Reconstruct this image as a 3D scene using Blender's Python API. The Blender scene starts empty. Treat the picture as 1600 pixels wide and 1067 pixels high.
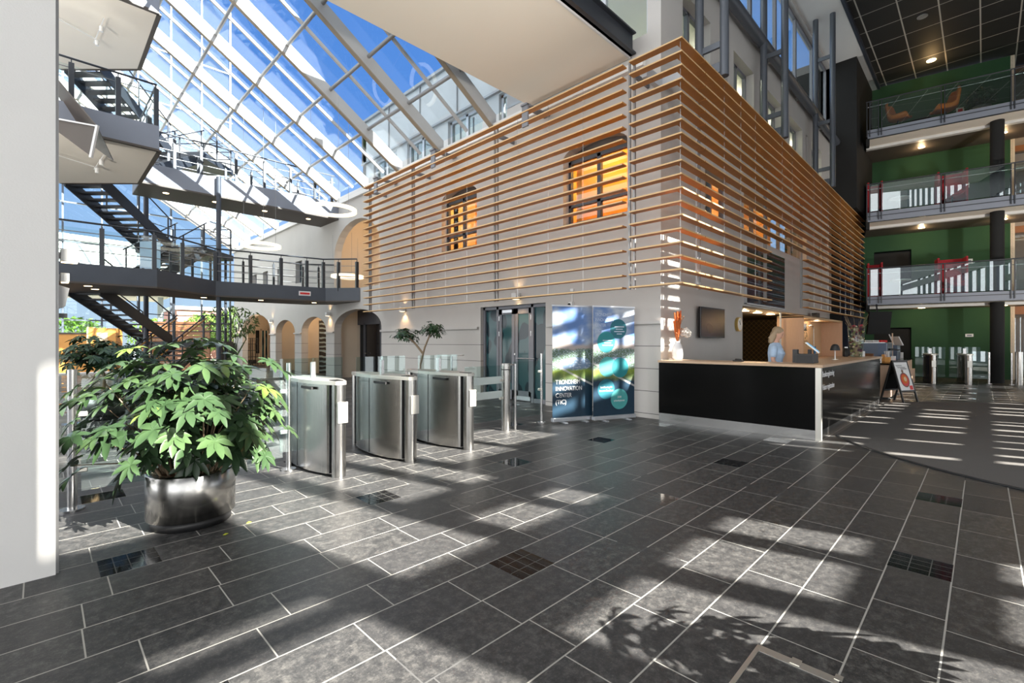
import bpy, bmesh, math, random
from mathutils import Vector, Matrix
R = math.radians
random.seed(7)
sc = bpy.context.scene
COL = sc.collection
S2 = math.sqrt(2)
# World axes: X runs along the reception side of the slatted block, Y along its arcade side, Z up. Metres.
def cw(X, Z):                     # room diagonal frame (right, ahead) -> world x, y
    return ((X + Z) / S2, (Z - X) / S2)

# ------------------------------------------------------------------ mesh builder
class MB:
    def __init__(s):
        s.v = []; s.f = []; s.sm = []; s.mi = []
        s.m = 0
    def add(s, vs, fs, sm=False):
        b = len(s.v); s.v += [tuple(p) for p in vs]
        for f in fs:
            s.f.append([b + i for i in f]); s.sm.append(sm); s.mi.append(s.m)
        return s
    def box(s, x0, x1, y0, y1, z0, z1):
        v = [(x, y, z) for z in (z0, z1) for y in (y0, y1) for x in (x0, x1)]
        return s.add(v, [(0,2,3,1),(4,5,7,6),(0,1,5,4),(2,6,7,3),(0,4,6,2),(1,3,7,5)])
    def hexa(s, a, b):            # two quads (lists of 4 points), bottom/front and top/back
        return s.add(list(a) + list(b), [(3,2,1,0),(4,5,6,7),(0,1,5,4),(1,2,6,5),(2,3,7,6),(3,0,4,7)])
    def bar(s, p, q, w, h, up=(0,0,1)):   # rectangular bar from p to q
        p = Vector(p); q = Vector(q); d = (q - p).normalized(); u = Vector(up)
        r = d.cross(u)
        if r.length < 1e-4: r = d.cross(Vector((1,0,0)))
        r.normalize(); u = r.cross(d).normalized()
        c = [(-w/2,-h/2),(w/2,-h/2),(w/2,h/2),(-w/2,h/2)]
        return s.hexa([p + r*a + u*b for a, b in c], [q + r*a + u*b for a, b in c])
    def cyl(s, p, q, r, n=12, r2=None, cap=True):
        p = Vector(p); q = Vector(q); d = (q - p).normalized()
        a = d.orthogonal().normalized(); b = d.cross(a)
        r2 = r if r2 is None else r2
        R0 = [p + (a*math.cos(2*math.pi*i/n) + b*math.sin(2*math.pi*i/n))*r for i in range(n)]
        R1 = [q + (a*math.cos(2*math.pi*i/n) + b*math.sin(2*math.pi*i/n))*r2 for i in range(n)]
        s.add(R0 + R1, [(i,(i+1)%n,n+(i+1)%n,n+i) for i in range(n)], True)
        if cap:
            s.add(R0, [list(range(n))[::-1]]); s.add(R1, [list(range(n))])
        return s
    def tube(s, pts, r, n=8, closed=False):
        pts = [Vector(p) for p in pts]; m = len(pts); rings = []
        prev = None
        for i, p in enumerate(pts):
            if closed: d = pts[(i+1) % m] - pts[i-1]
            else: d = pts[min(i+1, m-1)] - pts[max(i-1, 0)]
            d.normalize()
            if prev is None: a = d.orthogonal().normalized()
            else:
                a = prev - d*prev.dot(d)
                a = a.normalized() if a.length > 1e-5 else d.orthogonal().normalized()
            prev = a; b = d.cross(a)
            rr = r[i] if isinstance(r, (list, tuple)) else r
            rings.append([p + (a*math.cos(2*math.pi*k/n) + b*math.sin(2*math.pi*k/n))*rr for k in range(n)])
        fs = []
        for i in range(m if closed else m-1):
            j = (i+1) % m
            for k in range(n):
                fs.append((i*n+k, i*n+(k+1)%n, j*n+(k+1)%n, j*n+k))
        s.add([p for rg in rings for p in rg], fs, True)
        if not closed:
            s.add(rings[0], [list(range(n))[::-1]]); s.add(rings[-1], [list(range(n))])
        return s
    def prism(s, poly, z0, z1, sm=False):
        n = len(poly)
        s.add([(x,y,z0) for x,y in poly] + [(x,y,z1) for x,y in poly],
              [(i,(i+1)%n,n+(i+1)%n,n+i) for i in range(n)], sm)
        s.add([(x,y,z0) for x,y in poly], [list(range(n))[::-1]])
        s.add([(x,y,z1) for x,y in poly], [list(range(n))])
        return s
    def lathe(s, prof, c=(0,0,0), n=32, sx=1, sy=1):
        m = len(prof); v = []
        for r, z in prof:
            for k in range(n):
                t = 2*math.pi*k/n
                v.append((c[0] + r*sx*math.cos(t), c[1] + r*sy*math.sin(t), c[2] + z))
        f = [(i*n+k, i*n+(k+1)%n, (i+1)*n+(k+1)%n, (i+1)*n+k) for i in range(m-1) for k in range(n)]
        return s.add(v, f, True)
    def ball(s, c, r, n=10, sx=1, sy=1, sz=1):
        prof = [(max(1e-4, r*math.sin(math.pi*i/n)), -r*sz*math.cos(math.pi*i/n)) for i in range(n+1)]
        return s.lathe(prof, c, n*2, sx, sy)
    def quad(s, *p): return s.add(p, [list(range(len(p)))])
    def loft(s, rings, cap=True, sm=True):
        n = len(rings[0]); v = [p for r in rings for p in r]
        s.add(v, [(i*n+k, i*n+(k+1)%n, (i+1)*n+(k+1)%n, (i+1)*n+k) for i in range(len(rings)-1) for k in range(n)], sm)
        if cap:
            s.add(rings[0], [list(range(n))[::-1]]); s.add(rings[-1], [list(range(n))])
        return s
    def build(s, name, mat, parent=None, world=True, bevel=0, weld=False):
        me = bpy.data.meshes.new(name)
        vs = s.v
        if parent is not None and world:
            iv = pm(parent).inverted(); vs = [iv @ Vector(p) for p in vs]
        me.from_pydata([tuple(p) for p in vs], [], s.f)
        me.polygons.foreach_set('use_smooth', s.sm)
        mats = mat if isinstance(mat, (list, tuple)) else [mat]
        for m_ in mats: me.materials.append(m_)
        if len(mats) > 1: me.polygons.foreach_set('material_index', s.mi)
        bm = bmesh.new(); bm.from_mesh(me)
        if weld: bmesh.ops.remove_doubles(bm, verts=bm.verts, dist=1e-4)
        bmesh.ops.recalc_face_normals(bm, faces=bm.faces)
        bm.to_mesh(me); bm.free()
        o = bpy.data.objects.new(name, me); COL.objects.link(o)
        if parent is not None: o.parent = parent
        if bevel:
            md = o.modifiers.new('bevel', 'BEVEL'); md.width = bevel; md.segments = 2; md.limit_method = 'ANGLE'; md.angle_limit = R(40)
        return o
def pm(o):
    m = Matrix.LocRotScale(o.location, o.rotation_euler, o.scale)
    return pm(o.parent) @ m if o.parent else m

def tag(o, label=None, cat=None, group=None, kind=None):
    if label: o['label'] = label
    if cat: o['category'] = cat
    if group: o['group'] = group
    if kind: o['kind'] = kind
    return o
def thing(name, label, cat, loc=(0,0,0), rz=0, group=None):
    o = bpy.data.objects.new(name, None); COL.objects.link(o)
    o.location = loc; o.rotation_euler = (0,0,rz); o.empty_display_size = .1
    return tag(o, label, cat, group)
def struct(o, label=None):
    o['kind'] = 'structure'
    if label: o['label'] = label
    return o
def sroot(name, label=None):
    o = bpy.data.objects.new(name, None); COL.objects.link(o)
    return struct(o, label)
KIDS = {}
def copy_tree(o, parent=None, loc=None, rz=None, label=None):
    c = o.copy(); COL.objects.link(c)
    if parent is not None: c.parent = parent
    for ch in [x for x in bpy.data.objects if x.parent == o]:
        copy_tree(ch, c)
    if loc is not None: c.location = loc
    if rz is not None: c.rotation_euler = (0,0,rz)
    if label: c['label'] = label
    return c

def text(body, size, mat, parent, loc, rot, name='lettering', align='LEFT', depth=.0015, sx=1):
    cu = bpy.data.curves.new('t', 'FONT'); cu.body = body; cu.size = size; cu.align_x = align; cu.extrude = depth; cu.space_line = .95
    o = bpy.data.objects.new('t', cu); COL.objects.link(o)
    dg = bpy.context.evaluated_depsgraph_get(); dg.update()
    me = bpy.data.meshes.new_from_object(o.evaluated_get(dg))
    bpy.data.objects.remove(o); me.materials.clear(); me.materials.append(mat)
    q = bpy.data.objects.new(name, me); COL.objects.link(q); q.parent = parent
    q.location = loc; q.rotation_euler = rot; q.scale = (sx,1,1)
    return q

# ------------------------------------------------------------------ materials
def mat(name, col=(.5,.5,.5), rough=.5, metal=0, bump=None, var=0, scale=6, emit=None, es=0, spec=.5, coat=0):
    m = bpy.data.materials.new(name); m.use_nodes = True
    nt = m.node_tree; b = nt.nodes['Principled BSDF']
    b.inputs['Base Color'].default_value = (*col, 1); b.inputs['Roughness'].default_value = rough
    b.inputs['Metallic'].default_value = metal; b.inputs['Specular IOR Level'].default_value = spec
    if coat: b.inputs['Coat Weight'].default_value = coat
    if emit:
        b.inputs['Emission Color'].default_value = (*emit, 1); b.inputs['Emission Strength'].default_value = es
    if var or bump:
        tc = nt.nodes.new('ShaderNodeTexCoord'); n = nt.nodes.new('ShaderNodeTexNoise')
        n.inputs['Scale'].default_value = scale; n.inputs['Detail'].default_value = 5
        nt.links.new(tc.outputs['Object'], n.inputs['Vector'])
        if var:
            mx = nt.nodes.new('ShaderNodeMix'); mx.data_type = 'RGBA'
            mx.inputs['A'].default_value = (*[c*(1-var) for c in col], 1)
            mx.inputs['B'].default_value = (*[min(1, c*(1+var)) for c in col], 1)
            nt.links.new(n.outputs['Fac'], mx.inputs['Factor']); nt.links.new(mx.outputs['Result'], b.inputs['Base Color'])
        if bump:
            bp = nt.nodes.new('ShaderNodeBump'); bp.inputs['Strength'].default_value = bump; bp.inputs['Distance'].default_value = .01
            nt.links.new(n.outputs['Fac'], bp.inputs['Height']); nt.links.new(bp.outputs['Normal'], b.inputs['Normal'])
    return m
class NT:                          # tiny node-graph helper
    def __init__(s, m): s.t = m.node_tree; s.l = s.t.links
    def n(s, typ, **kw):
        x = s.t.nodes.new(typ)
        for k, v in kw.items(): setattr(x, k, v)
        return x
    def put(s, sock, val):
        if hasattr(val, 'is_output') or isinstance(val, bpy.types.NodeSocket): s.l.new(val, sock)
        else: sock.default_value = val
    def m(s, op, a, b=0, c=0):
        x = s.n('ShaderNodeMath', operation=op)
        s.put(x.inputs[0], a); s.put(x.inputs[1], b)
        if op in ('MULTIPLY_ADD', 'SMOOTH_MIN', 'COMPARE'): s.put(x.inputs[2], c)
        return x.outputs[0]
    def mix(s, f, a, b):
        x = s.n('ShaderNodeMix', data_type='RGBA'); s.put(x.inputs['Factor'], f)
        s.put(x.inputs['A'], a); s.put(x.inputs['B'], b)
        return x.outputs['Result']
    def fmix(s, f, a, b):
        x = s.n('ShaderNodeMix', data_type='FLOAT'); s.put(x.inputs['Factor'], f)
        s.put(x.inputs['A'], a); s.put(x.inputs['B'], b)
        return x.outputs['Result']
    def xyz(s, out='Object'):
        tc = s.n('ShaderNodeTexCoord'); sp = s.n('ShaderNodeSeparateXYZ'); s.l.new(tc.outputs[out], sp.inputs[0])
        return tc.outputs[out], sp.outputs[0], sp.outputs[1], sp.outputs[2]
    def noise(s, vec, scale, detail=4, rough=.5):
        x = s.n('ShaderNodeTexNoise'); s.l.new(vec, x.inputs['Vector']); x.inputs['Scale'].default_value = scale
        x.inputs['Detail'].default_value = detail; x.inputs['Roughness'].default_value = rough
        return x.outputs['Fac']
    def scale(s, vec, sx, sy, sz):
        x = s.n('ShaderNodeMapping'); s.l.new(vec, x.inputs[0]); x.inputs['Scale'].default_value = (sx, sy, sz)
        return x.outputs[0]
    def ramp(s, f, stops):
        x = s.n('ShaderNodeValToRGB'); s.l.new(f, x.inputs[0]); e = x.color_ramp.elements
        while len(e) < len(stops): e.new(.5)
        for i, (p, c) in enumerate(stops): e[i].position = p; e[i].color = (*c, 1)
        return x.outputs['Color']
    def white(s, v):
        x = s.n('ShaderNodeTexWhiteNoise', noise_dimensions='1D'); s.put(x.inputs['W'], v); return x.outputs['Value']
def bs(m): return m.node_tree.nodes['Principled BSDF']

def glass(name, tint=(.93,.97,.96), k=.0, rough=0.0, ior=1.5):
    m = bpy.data.materials.new(name); m.use_nodes = True; g = NT(m)
    for n in list(g.t.nodes):
        if n.type != 'OUTPUT_MATERIAL': g.t.nodes.remove(n)
    out = [n for n in g.t.nodes if n.type == 'OUTPUT_MATERIAL'][0]
    tr = g.n('ShaderNodeBsdfTransparent'); tr.inputs[0].default_value = (*tint, 1)
    gl = g.n('ShaderNodeBsdfGlossy'); gl.inputs['Roughness'].default_value = rough; gl.inputs[0].default_value = (.95,.97,1,1)
    geo = g.n('ShaderNodeNewGeometry'); dp = g.n('ShaderNodeVectorMath', operation='DOT_PRODUCT')
    g.l.new(geo.outputs['Normal'], dp.inputs[0]); g.l.new(geo.outputs['Incoming'], dp.inputs[1])
    c = g.m('SUBTRACT', 1, g.m('ABSOLUTE', dp.outputs['Value']))
    a = g.m('MINIMUM', g.m('ADD', .04 + k, g.m('MULTIPLY', g.m('POWER', c, 5), .85)), .95)
    mx = g.n('ShaderNodeMixShader'); g.l.new(a, mx.inputs[0]); g.l.new(tr.outputs[0], mx.inputs[1]); g.l.new(gl.outputs[0], mx.inputs[2])
    g.l.new(mx.outputs[0], out.inputs[0])
    return m

def steel(name, col=(.62,.61,.59), rough=.28, vert=True):
    m = mat(name, col, rough, 1.0); g = NT(m); v, x, y, z = g.xyz()
    w = g.scale(v, 60, 60, .8) if vert else g.scale(v, 1, 1, 80)
    n = g.noise(w, 3, 3)
    bp = g.n('ShaderNodeBump'); bp.inputs['Strength'].default_value = .03; bp.inputs['Distance'].default_value = .004
    g.l.new(n, bp.inputs['Height']); g.l.new(bp.outputs[0], bs(m).inputs['Normal'])
    g.l.new(g.fmix(n, rough-.04, rough+.06), bs(m).inputs['Roughness'])
    return m
def wood(name, a, b, rough=.45, sx=2, sy=2, sz=2, grain=1):
    m = mat(name, a, rough); g = NT(m); v, x, y, z = g.xyz()
    n = g.noise(g.scale(v, sx, sy, sz), 6, 6, .6)
    g.l.new(g.mix(n, (*a, 1), (*b, 1)), bs(m).inputs['Base Color'])
    return m

M = {}
M['plaster'] = None
def plaster(name, col, groove=False, var=.07):
    m = mat(name, col, .85, spec=.2); g = NT(m); v, x, y, z = g.xyz()
    n1 = g.noise(v, 1.3, 4); n2 = g.noise(v, 90, 2)
    c = g.mix(n1, (*[k*(1-var) for k in col], 1), (*[min(1, k*(1+var)) for k in col], 1))
    h = n2
    if groove:                     # shadow joints in the rendered plinth, below the ledge
        fr = g.m('FRACT', g.m('DIVIDE', g.m('SUBTRACT', z, .09), .44))
        d = g.m('MULTIPLY', g.m('MINIMUM', fr, g.m('SUBTRACT', 1, fr)), .44)
        ln = g.m('MULTIPLY', g.m('LESS_THAN', d, .006), g.m('LESS_THAN', z, 1.7))
        c = g.mix(ln, c, (.12,.115,.11,1))
        h = g.m('SUBTRACT', n2, g.m('MULTIPLY', ln, 4))
    g.l.new(c, bs(m).inputs['Base Color'])
    bp = g.n('ShaderNodeBump'); bp.inputs['Strength'].default_value = .25; bp.inputs['Distance'].default_value = .004
    g.l.new(h, bp.inputs['Height']); g.l.new(bp.outputs[0], bs(m).inputs['Normal'])
    return m
M['plaster'] = plaster('grey_render', (.56,.535,.505), True)
M['plain'] = plaster('grey_render_plain', (.56,.54,.515))
M['white'] = plaster('white_paint', (.80,.785,.76), var=.03)
M['soffit'] = plaster('cream_soffit', (.82,.76,.66), var=.02)
M['beige'] = plaster('beige_paint', (.70,.60,.48), var=.04)
M['black'] = plaster('black_paint', (.022,.022,.022), var=.2)
M['navy'] = plaster('dark_navy_paint', (.022,.027,.045), var=.2)
M['green'] = plaster('dark_green_paint', (.030,.078,.038), var=.12)
M['concrete'] = plaster('pale_concrete', (.52,.52,.51), var=.1)
M['steelblue'] = mat('blue_grey_steel_paint', (.055,.065,.085), .45, 0, var=.15, scale=3)
M['steeldark'] = mat('dark_steel_paint', (.03,.034,.042), .42)
M['fascia'] = mat('grey_fascia_paint', (.22,.24,.29), .5, var=.08, scale=2)
M['rail'] = mat('dark_rail_paint', (.05,.055,.065), .35, .3)
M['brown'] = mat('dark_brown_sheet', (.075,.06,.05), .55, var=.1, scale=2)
M['whitesteel'] = mat('white_steel_paint', (.70,.69,.67), .4)
M['rafter'] = mat('rafter_paint', (.44,.43,.42), .5)
M['greysteel'] = mat('grey_tube_paint', (.30,.30,.30), .4, .3)
M['edgeshade'] = mat('shaded_edge', (.33,.27,.2), .5, .2)  # shaded undersides of the white rafters, put into the colour
M['tube'] = mat('blue_grey_tube', (.12,.135,.16), .35, .2)
M['frame'] = mat('grey_window_frame', (.20,.205,.23), .45)
M['darkframe'] = mat('dark_window_frame', (.06,.065,.08), .45)
M['lightframe'] = mat('pale_window_frame', (.55,.58,.62), .4)
M['steel'] = steel('brushed_steel', (.50,.49,.47), .24)
M['steelplain'] = mat('satin_steel', (.6,.6,.6), .25, 1.0)
M['steelpale'] = mat('pale_steel', (.74,.72,.66), .35, .8)
M['glass'] = glass('clear_glass')
M['roofglass'] = glass('roof_glass', (.88,.93,.97))
M['galglass'] = glass('balustrade_glass', (.85,.93,.92), .10)
M['tealglass'] = glass('green_edge_glass', (.87,.945,.93), .02)
M['frost'] = mat('frosted_band', (.62,.70,.68), .5)
M['blackpanel'] = mat('black_panel', (.005,.005,.005), .14, spec=.12)
M['blacksoft'] = mat('black_plastic', (.015,.015,.016), .5)
M['blackgloss'] = mat('black_gloss', (.012,.011,.012), .08)
M['oak'] = wood('oak_top', (.50,.33,.21), (.62,.44,.29), .4, 2, 14, 14)
M['ply'] = wood('plywood', (.60,.40,.22), (.72,.50,.29), .5, 8, 8, 1)
M['plyside'] = wood('plywood_pink', (.62,.40,.27), (.74,.52,.36), .5, 8, 8, .6)
M['slat'] = wood('cedar_slat', (.42,.165,.030), (.56,.24,.05), .45, 1.2, 1.2, 12)
M['slatedge'] = wood('cedar_edge', (.66,.42,.19), (.76,.52,.27), .5, 1, 1, 8)
M['rack'] = wood('brown_cladding', (.24,.10,.04), (.34,.15,.06), .5, 1, 1, 14)
M['orangewood'] = wood('orange_wood', (.62,.27,.05), (.75,.36,.08), .5, 1, 8, 1)
M['whiteplastic'] = mat('white_plastic', (.8,.8,.78), .35)
M['ceramic'] = mat('white_ceramic', (.78,.78,.79), .25)
M['brass'] = mat('brass', (.66,.47,.16), .3, 1)
M['aluminium'] = mat('silver_aluminium', (.72,.74,.78), .3, .7)
M['warm'] = mat('lamp_warm', (.9,.8,.6), .5, emit=(1,.72,.38), es=7)
M['ringlight'] = mat('ring_diffuser', (.9,.85,.7), .5, emit=(1,.85,.6), es=1.3)
M['orange'] = mat('orange_fabric', (.62,.16,.02), .8, bump=.2, scale=80)
M['red'] = mat('red_fabric', (.42,.02,.03), .8, var=.1, scale=20)
M['leather'] = mat('brown_leather', (.13,.055,.025), .5)
M['soil'] = mat('bark_soil', (.16,.08,.035), .9, bump=.8, var=.5, scale=60)
M['bark'] = mat('pale_bark', (.30,.22,.14), .8, bump=.4, var=.3, scale=40)
M['leafdark'] = mat('leaf_dark', (.022,.06,.018), .38, var=.35, scale=5)
M['bamboo'] = mat('leaf_bamboo', (.08,.13,.03), .5, var=.4, scale=4)
M['treegreen'] = mat('tree_green', (.16,.30,.035), .6, var=.5, scale=1.5)
M['skin'] = mat('skin', (.62,.36,.26), .5, var=.06, scale=12)
M['hair'] = wood('blonde_hair', (.20,.135,.08), (.44,.33,.20), .45, 9, 9, 1.2)
M['shirt'] = mat('light_blue_shirt', (.42,.56,.74), .75, var=.25, scale=9, bump=.4)
M['trouser'] = mat('dark_trousers', (.02,.022,.03), .8)
M['lip'] = mat('lip', (.5,.16,.14), .5)
M['eye'] = mat('eye_dark', (.03,.025,.02), .3)
M['paper'] = mat('paper', (.78,.78,.78), .6)
M['letter'] = mat('white_lettering', (.85,.85,.85), .5)
M['letterfaint'] = mat('faint_lettering', (.50,.58,.70), .5)
M['letterdark'] = mat('dark_lettering', (.03,.03,.035), .5)
M['teal'] = mat('teal_print', (.02,.24,.27), .5)
M['tealdeep'] = mat('deep_teal_print', (.015,.15,.2), .5)
M['tealpale'] = mat('pale_teal_print', (.08,.38,.38), .5, var=.4, scale=2)
M['redprint'] = mat('red_print', (.6,.02,.02), .5)

def leafmat():
    m = mat('schefflera_leaf', (.06,.15,.03), .32); g = NT(m)
    at = g.n('ShaderNodeAttribute', attribute_name='tone')
    v, x, y, z = g.xyz()
    n = g.noise(v, 9, 3)
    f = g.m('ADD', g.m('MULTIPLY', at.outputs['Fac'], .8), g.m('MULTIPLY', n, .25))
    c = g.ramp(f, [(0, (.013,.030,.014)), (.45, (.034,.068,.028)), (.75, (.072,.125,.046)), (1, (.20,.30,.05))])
    g.l.new(c, bs(m).inputs['Base Color'])
    bs(m).inputs['Subsurface Weight'].default_value = 0
    return m
M['leaf'] = leafmat()

def floormat():
    m = mat('slate_floor', (.06,.06,.06), .35); g = NT(m); v, x, y, z = g.xyz()
    P = .3185; L = .6233
    rr = g.m('DIVIDE', g.m('SUBTRACT', y, .142), P)
    ri = g.m('FLOOR', rr); fv = g.m('FRACT', rr)
    off = g.white(g.m('ADD', ri, 31.5))
    cc = g.m('ADD', g.m('DIVIDE', g.m('SUBTRACT', x, .118), L), off)
    ci = g.m('FLOOR', cc); fu = g.m('FRACT', cc)
    dv = g.m('MULTIPLY', g.m('MINIMUM', fv, g.m('SUBTRACT', 1, fv)), P)
    du = g.m('MULTIPLY', g.m('MINIMUM', fu, g.m('SUBTRACT', 1, fu)), L)
    tid = g.white(g.m('ADD', g.m('MULTIPLY', ri, 17.31), ci))
    n1 = g.noise(v, 16, 9, .82); n2 = g.noise(g.scale(v, 1, 1, 1), 75, 5, .75)
    n3 = g.noise(v, .9, 2)
    base = g.ramp(n1, [(.34,(.017,.018,.020)),(.5,(.056,.056,.056)),(.66,(.150,.146,.139))])
    base = g.mix(g.m('MULTIPLY', tid, .45), base, (.045,.045,.048,1))
    base = g.mix(g.m('MULTIPLY', g.m('GREATER_THAN', n2, .60), .45), base, (.17,.165,.15,1))
    # inset glossy mosaic squares, one every sixth row
    U, V = 1.873, 1.911
    fx = g.m('FRACT', g.m('DIVIDE', g.m('SUBTRACT', x, .43-.16), U)); fx = g.m('MULTIPLY', fx, U)
    fy = g.m('FRACT', g.m('DIVIDE', g.m('SUBTRACT', y, .142), V)); fy = g.m('MULTIPLY', fy, V)
    ins = g.m('MULTIPLY', g.m('LESS_THAN', fx, .32), g.m('LESS_THAN', fy, P))
    ax = g.m('FRACT', g.m('DIVIDE', fx, .32/4)); ay = g.m('FRACT', g.m('DIVIDE', fy, P/3))
    iax = g.m('LESS_THAN', g.m('MINIMUM', ax, g.m('SUBTRACT', 1, ax)), .035)
    iay = g.m('LESS_THAN', g.m('MINIMUM', ay, g.m('SUBTRACT', 1, ay)), .028)
    iln = g.m('MAXIMUM', iax, iay)
    gr = g.m('MAXIMUM', g.m('LESS_THAN', dv, .0042), g.m('LESS_THAN', du, .0036))
    gr = g.m('MULTIPLY', gr, g.m('SUBTRACT', 1, ins))
    gcol = g.mix(g.m('GREATER_THAN', n3, .36), (.11,.11,.11,1), (.38,.37,.34,1))
    c = g.mix(gr, base, gcol)
    mos = g.mix(g.m('GREATER_THAN', n2, .63), (.010,.010,.011,1), (.09,.09,.09,1))
    c = g.mix(ins, c, g.mix(iln, mos, (.09,.09,.085,1)))
    g.l.new(c, bs(m).inputs['Base Color'])
    r = g.fmix(g.m('MULTIPLY', n1, g.fmix(tid, .7, 1.2)), .20, .60); bs(m).inputs['Specular IOR Level'].default_value = .22
    r = g.fmix(ins, r, .06); r = g.fmix(gr, r, .8)
    g.l.new(r, bs(m).inputs['Roughness'])
    bp = g.n('ShaderNodeBump'); bp.inputs['Strength'].default_value = .35; bp.inputs['Distance'].default_value = .003
    h = g.m('SUBTRACT', g.m('ADD', g.m('MULTIPLY', n1, 1.2), g.m('MULTIPLY', n2, .3)), g.m('MULTIPLY', gr, 1))
    h = g.m('MULTIPLY', h, g.m('SUBTRACT', 1, ins))
    g.l.new(h, bp.inputs['Height']); g.l.new(bp.outputs[0], bs(m).inputs['Normal'])
    return m
M['floor'] = floormat()
def matmat():
    m = mat('grey_mat', (.10,.098,.095), .95, spec=.1); g = NT(m); v, x, y, z = g.xyz()
    n = g.noise(v, 160, 2); s = g.m('MULTIPLY', g.m('ADD', g.m('SINE', g.m('MULTIPLY', x, 260)), 1), .5)
    g.l.new(g.mix(g.m('MULTIPLY', n, g.m('ADD', .5, g.m('MULTIPLY', s, .5))), (.08,.077,.074,1), (.24,.23,.22,1)), bs(m).inputs['Base Color'])
    return m
M['mat'] = matmat()
def grid_ceiling():
    m = mat('black_ceiling_panels', (.03,.029,.028), .6); g = NT(m); v, x, y, z = g.xyz()
    def line(c, p, w, o=0):
        f = g.m('MULTIPLY', g.m('FRACT', g.m('DIVIDE', g.m('SUBTRACT', c, o), p)), p); return g.m('LESS_THAN', f, w)
    ln = g.m('MAXIMUM', line(x, 1.18, .028), line(y, .98, .04, 3.0))
    g.l.new(g.mix(ln, (.032,.031,.029,1), (.55,.52,.46,1)), bs(m).inputs['Base Color'])
    return m
M['gridceil'] = grid_ceiling()
def diamond():
    m = mat('gold_diamond_paper', (.03,.022,.012), .5); g = NT(m); v, x, y, z = g.xyz()
    a = g.m('FRACT', g.m('MULTIPLY', g.m('ADD', g.m('ADD', x, y), z), 5)); b = g.m('FRACT', g.m('MULTIPLY', g.m('SUBTRACT', g.m('ADD', x, y), z), 5))
    ln = g.m('MAXIMUM', g.m('LESS_THAN', a, .12), g.m('LESS_THAN', b, .12))
    g.l.new(g.mix(ln, (.045,.033,.014,1), (.22,.15,.05,1)), bs(m).inputs['Base Color'])
    return m
M['diamond'] = diamond()
M['palegreen'] = plaster('pale_green_paint', (.42,.52,.26))
M['deepblack'] = mat('deep_black', (.006,.006,.006), .4, spec=.1)
def leafglass():
    m = mat('leaf_film_glass', (.02,.06,.08), .12); g = NT(m); v, x, y, z = g.xyz()
    vo = g.n('ShaderNodeTexVoronoi'); g.l.new(g.scale(v, 1.7, 1.7, 1.1), vo.inputs['Vector']); vo.inputs['Scale'].default_value = 1.6
    w = g.n('ShaderNodeTexWave'); g.l.new(v, w.inputs['Vector']); w.inputs['Scale'].default_value = .8; w.inputs['Distortion'].default_value = 9; w.inputs['Detail'].default_value = 0
    f = g.m('GREATER_THAN', g.m('ADD', g.m('MULTIPLY', vo.outputs['Distance'], .8), g.m('MULTIPLY', w.outputs['Fac'], .5)), .58)
    g.l.new(g.mix(f, (.007,.022,.032,1), (.03,.085,.095,1)), bs(m).inputs['Base Color'])
    return m
M['leafglass'] = leafglass()
EXPO = 0.18; SUN_E = 26.0; SKY_S = 1.0; SKY_FILL = 2.5; LAMP = 1.1; FILL_E = 1.25
# ------------------------------------------------------------------ camera, sky, sun
cam = bpy.data.objects.new('camera', bpy.data.cameras.new('camera')); COL.objects.link(cam)
cam.location = (0, 0, 1.5); cam.rotation_euler = (R(90), 0, R(-45))
cam.data.lens = 36*737/1600; cam.data.sensor_width = 36; cam.data.clip_start = .05; cam.data.clip_end = 400
sc.camera = cam
sc.view_settings.view_transform = 'Standard'; sc.view_settings.look = 'None'
sc.view_settings.exposure = EXPO; sc.view_settings.gamma = 1; sc.view_settings.use_curve_mapping = False
sc.cycles.use_denoising = True; sc.cycles.max_bounces = 9; sc.cycles.diffuse_bounces = 5; sc.cycles.glossy_bounces = 4
sc.cycles.transparent_max_bounces = 24; sc.cycles.caustics_reflective = False; sc.cycles.caustics_refractive = False
sc.cycles.sample_clamp_indirect = 6
SUNAZ = Vector((-.26, .97, 0)).normalized(); EL = R(33)
sv = Vector((SUNAZ.x*math.cos(EL), SUNAZ.y*math.cos(EL), -math.sin(EL)))
sun = bpy.data.objects.new('sun', bpy.data.lights.new('sun', 'SUN')); COL.objects.link(sun)
sun.data.energy = SUN_E; sun.data.angle = R(.45); sun.data.color = (1, .95, .86)
sun.rotation_euler = sv.to_track_quat('-Z', 'Y').to_euler(); sun.location = (5, -20, 20)

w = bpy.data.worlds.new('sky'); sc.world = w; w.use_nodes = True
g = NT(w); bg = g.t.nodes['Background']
tc = g.n('ShaderNodeTexCoord'); sp = g.n('ShaderNodeSeparateXYZ'); g.l.new(tc.outputs['Generated'], sp.inputs[0])
el = g.m('MAXIMUM', sp.outputs[2], 0)
blue = g.ramp(el, [(0, (.62,.75,.90)), (.12, (.40,.60,.92)), (.40, (.13,.33,.80)), (1, (.06,.20,.62))])
def dotdir(d):
    d = Vector(d).normalized(); x = g.n('ShaderNodeVectorMath', operation='DOT_PRODUCT')
    g.l.new(tc.outputs['Generated'], x.inputs[0]); x.inputs[1].default_value = d; return x.outputs['Value']
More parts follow.
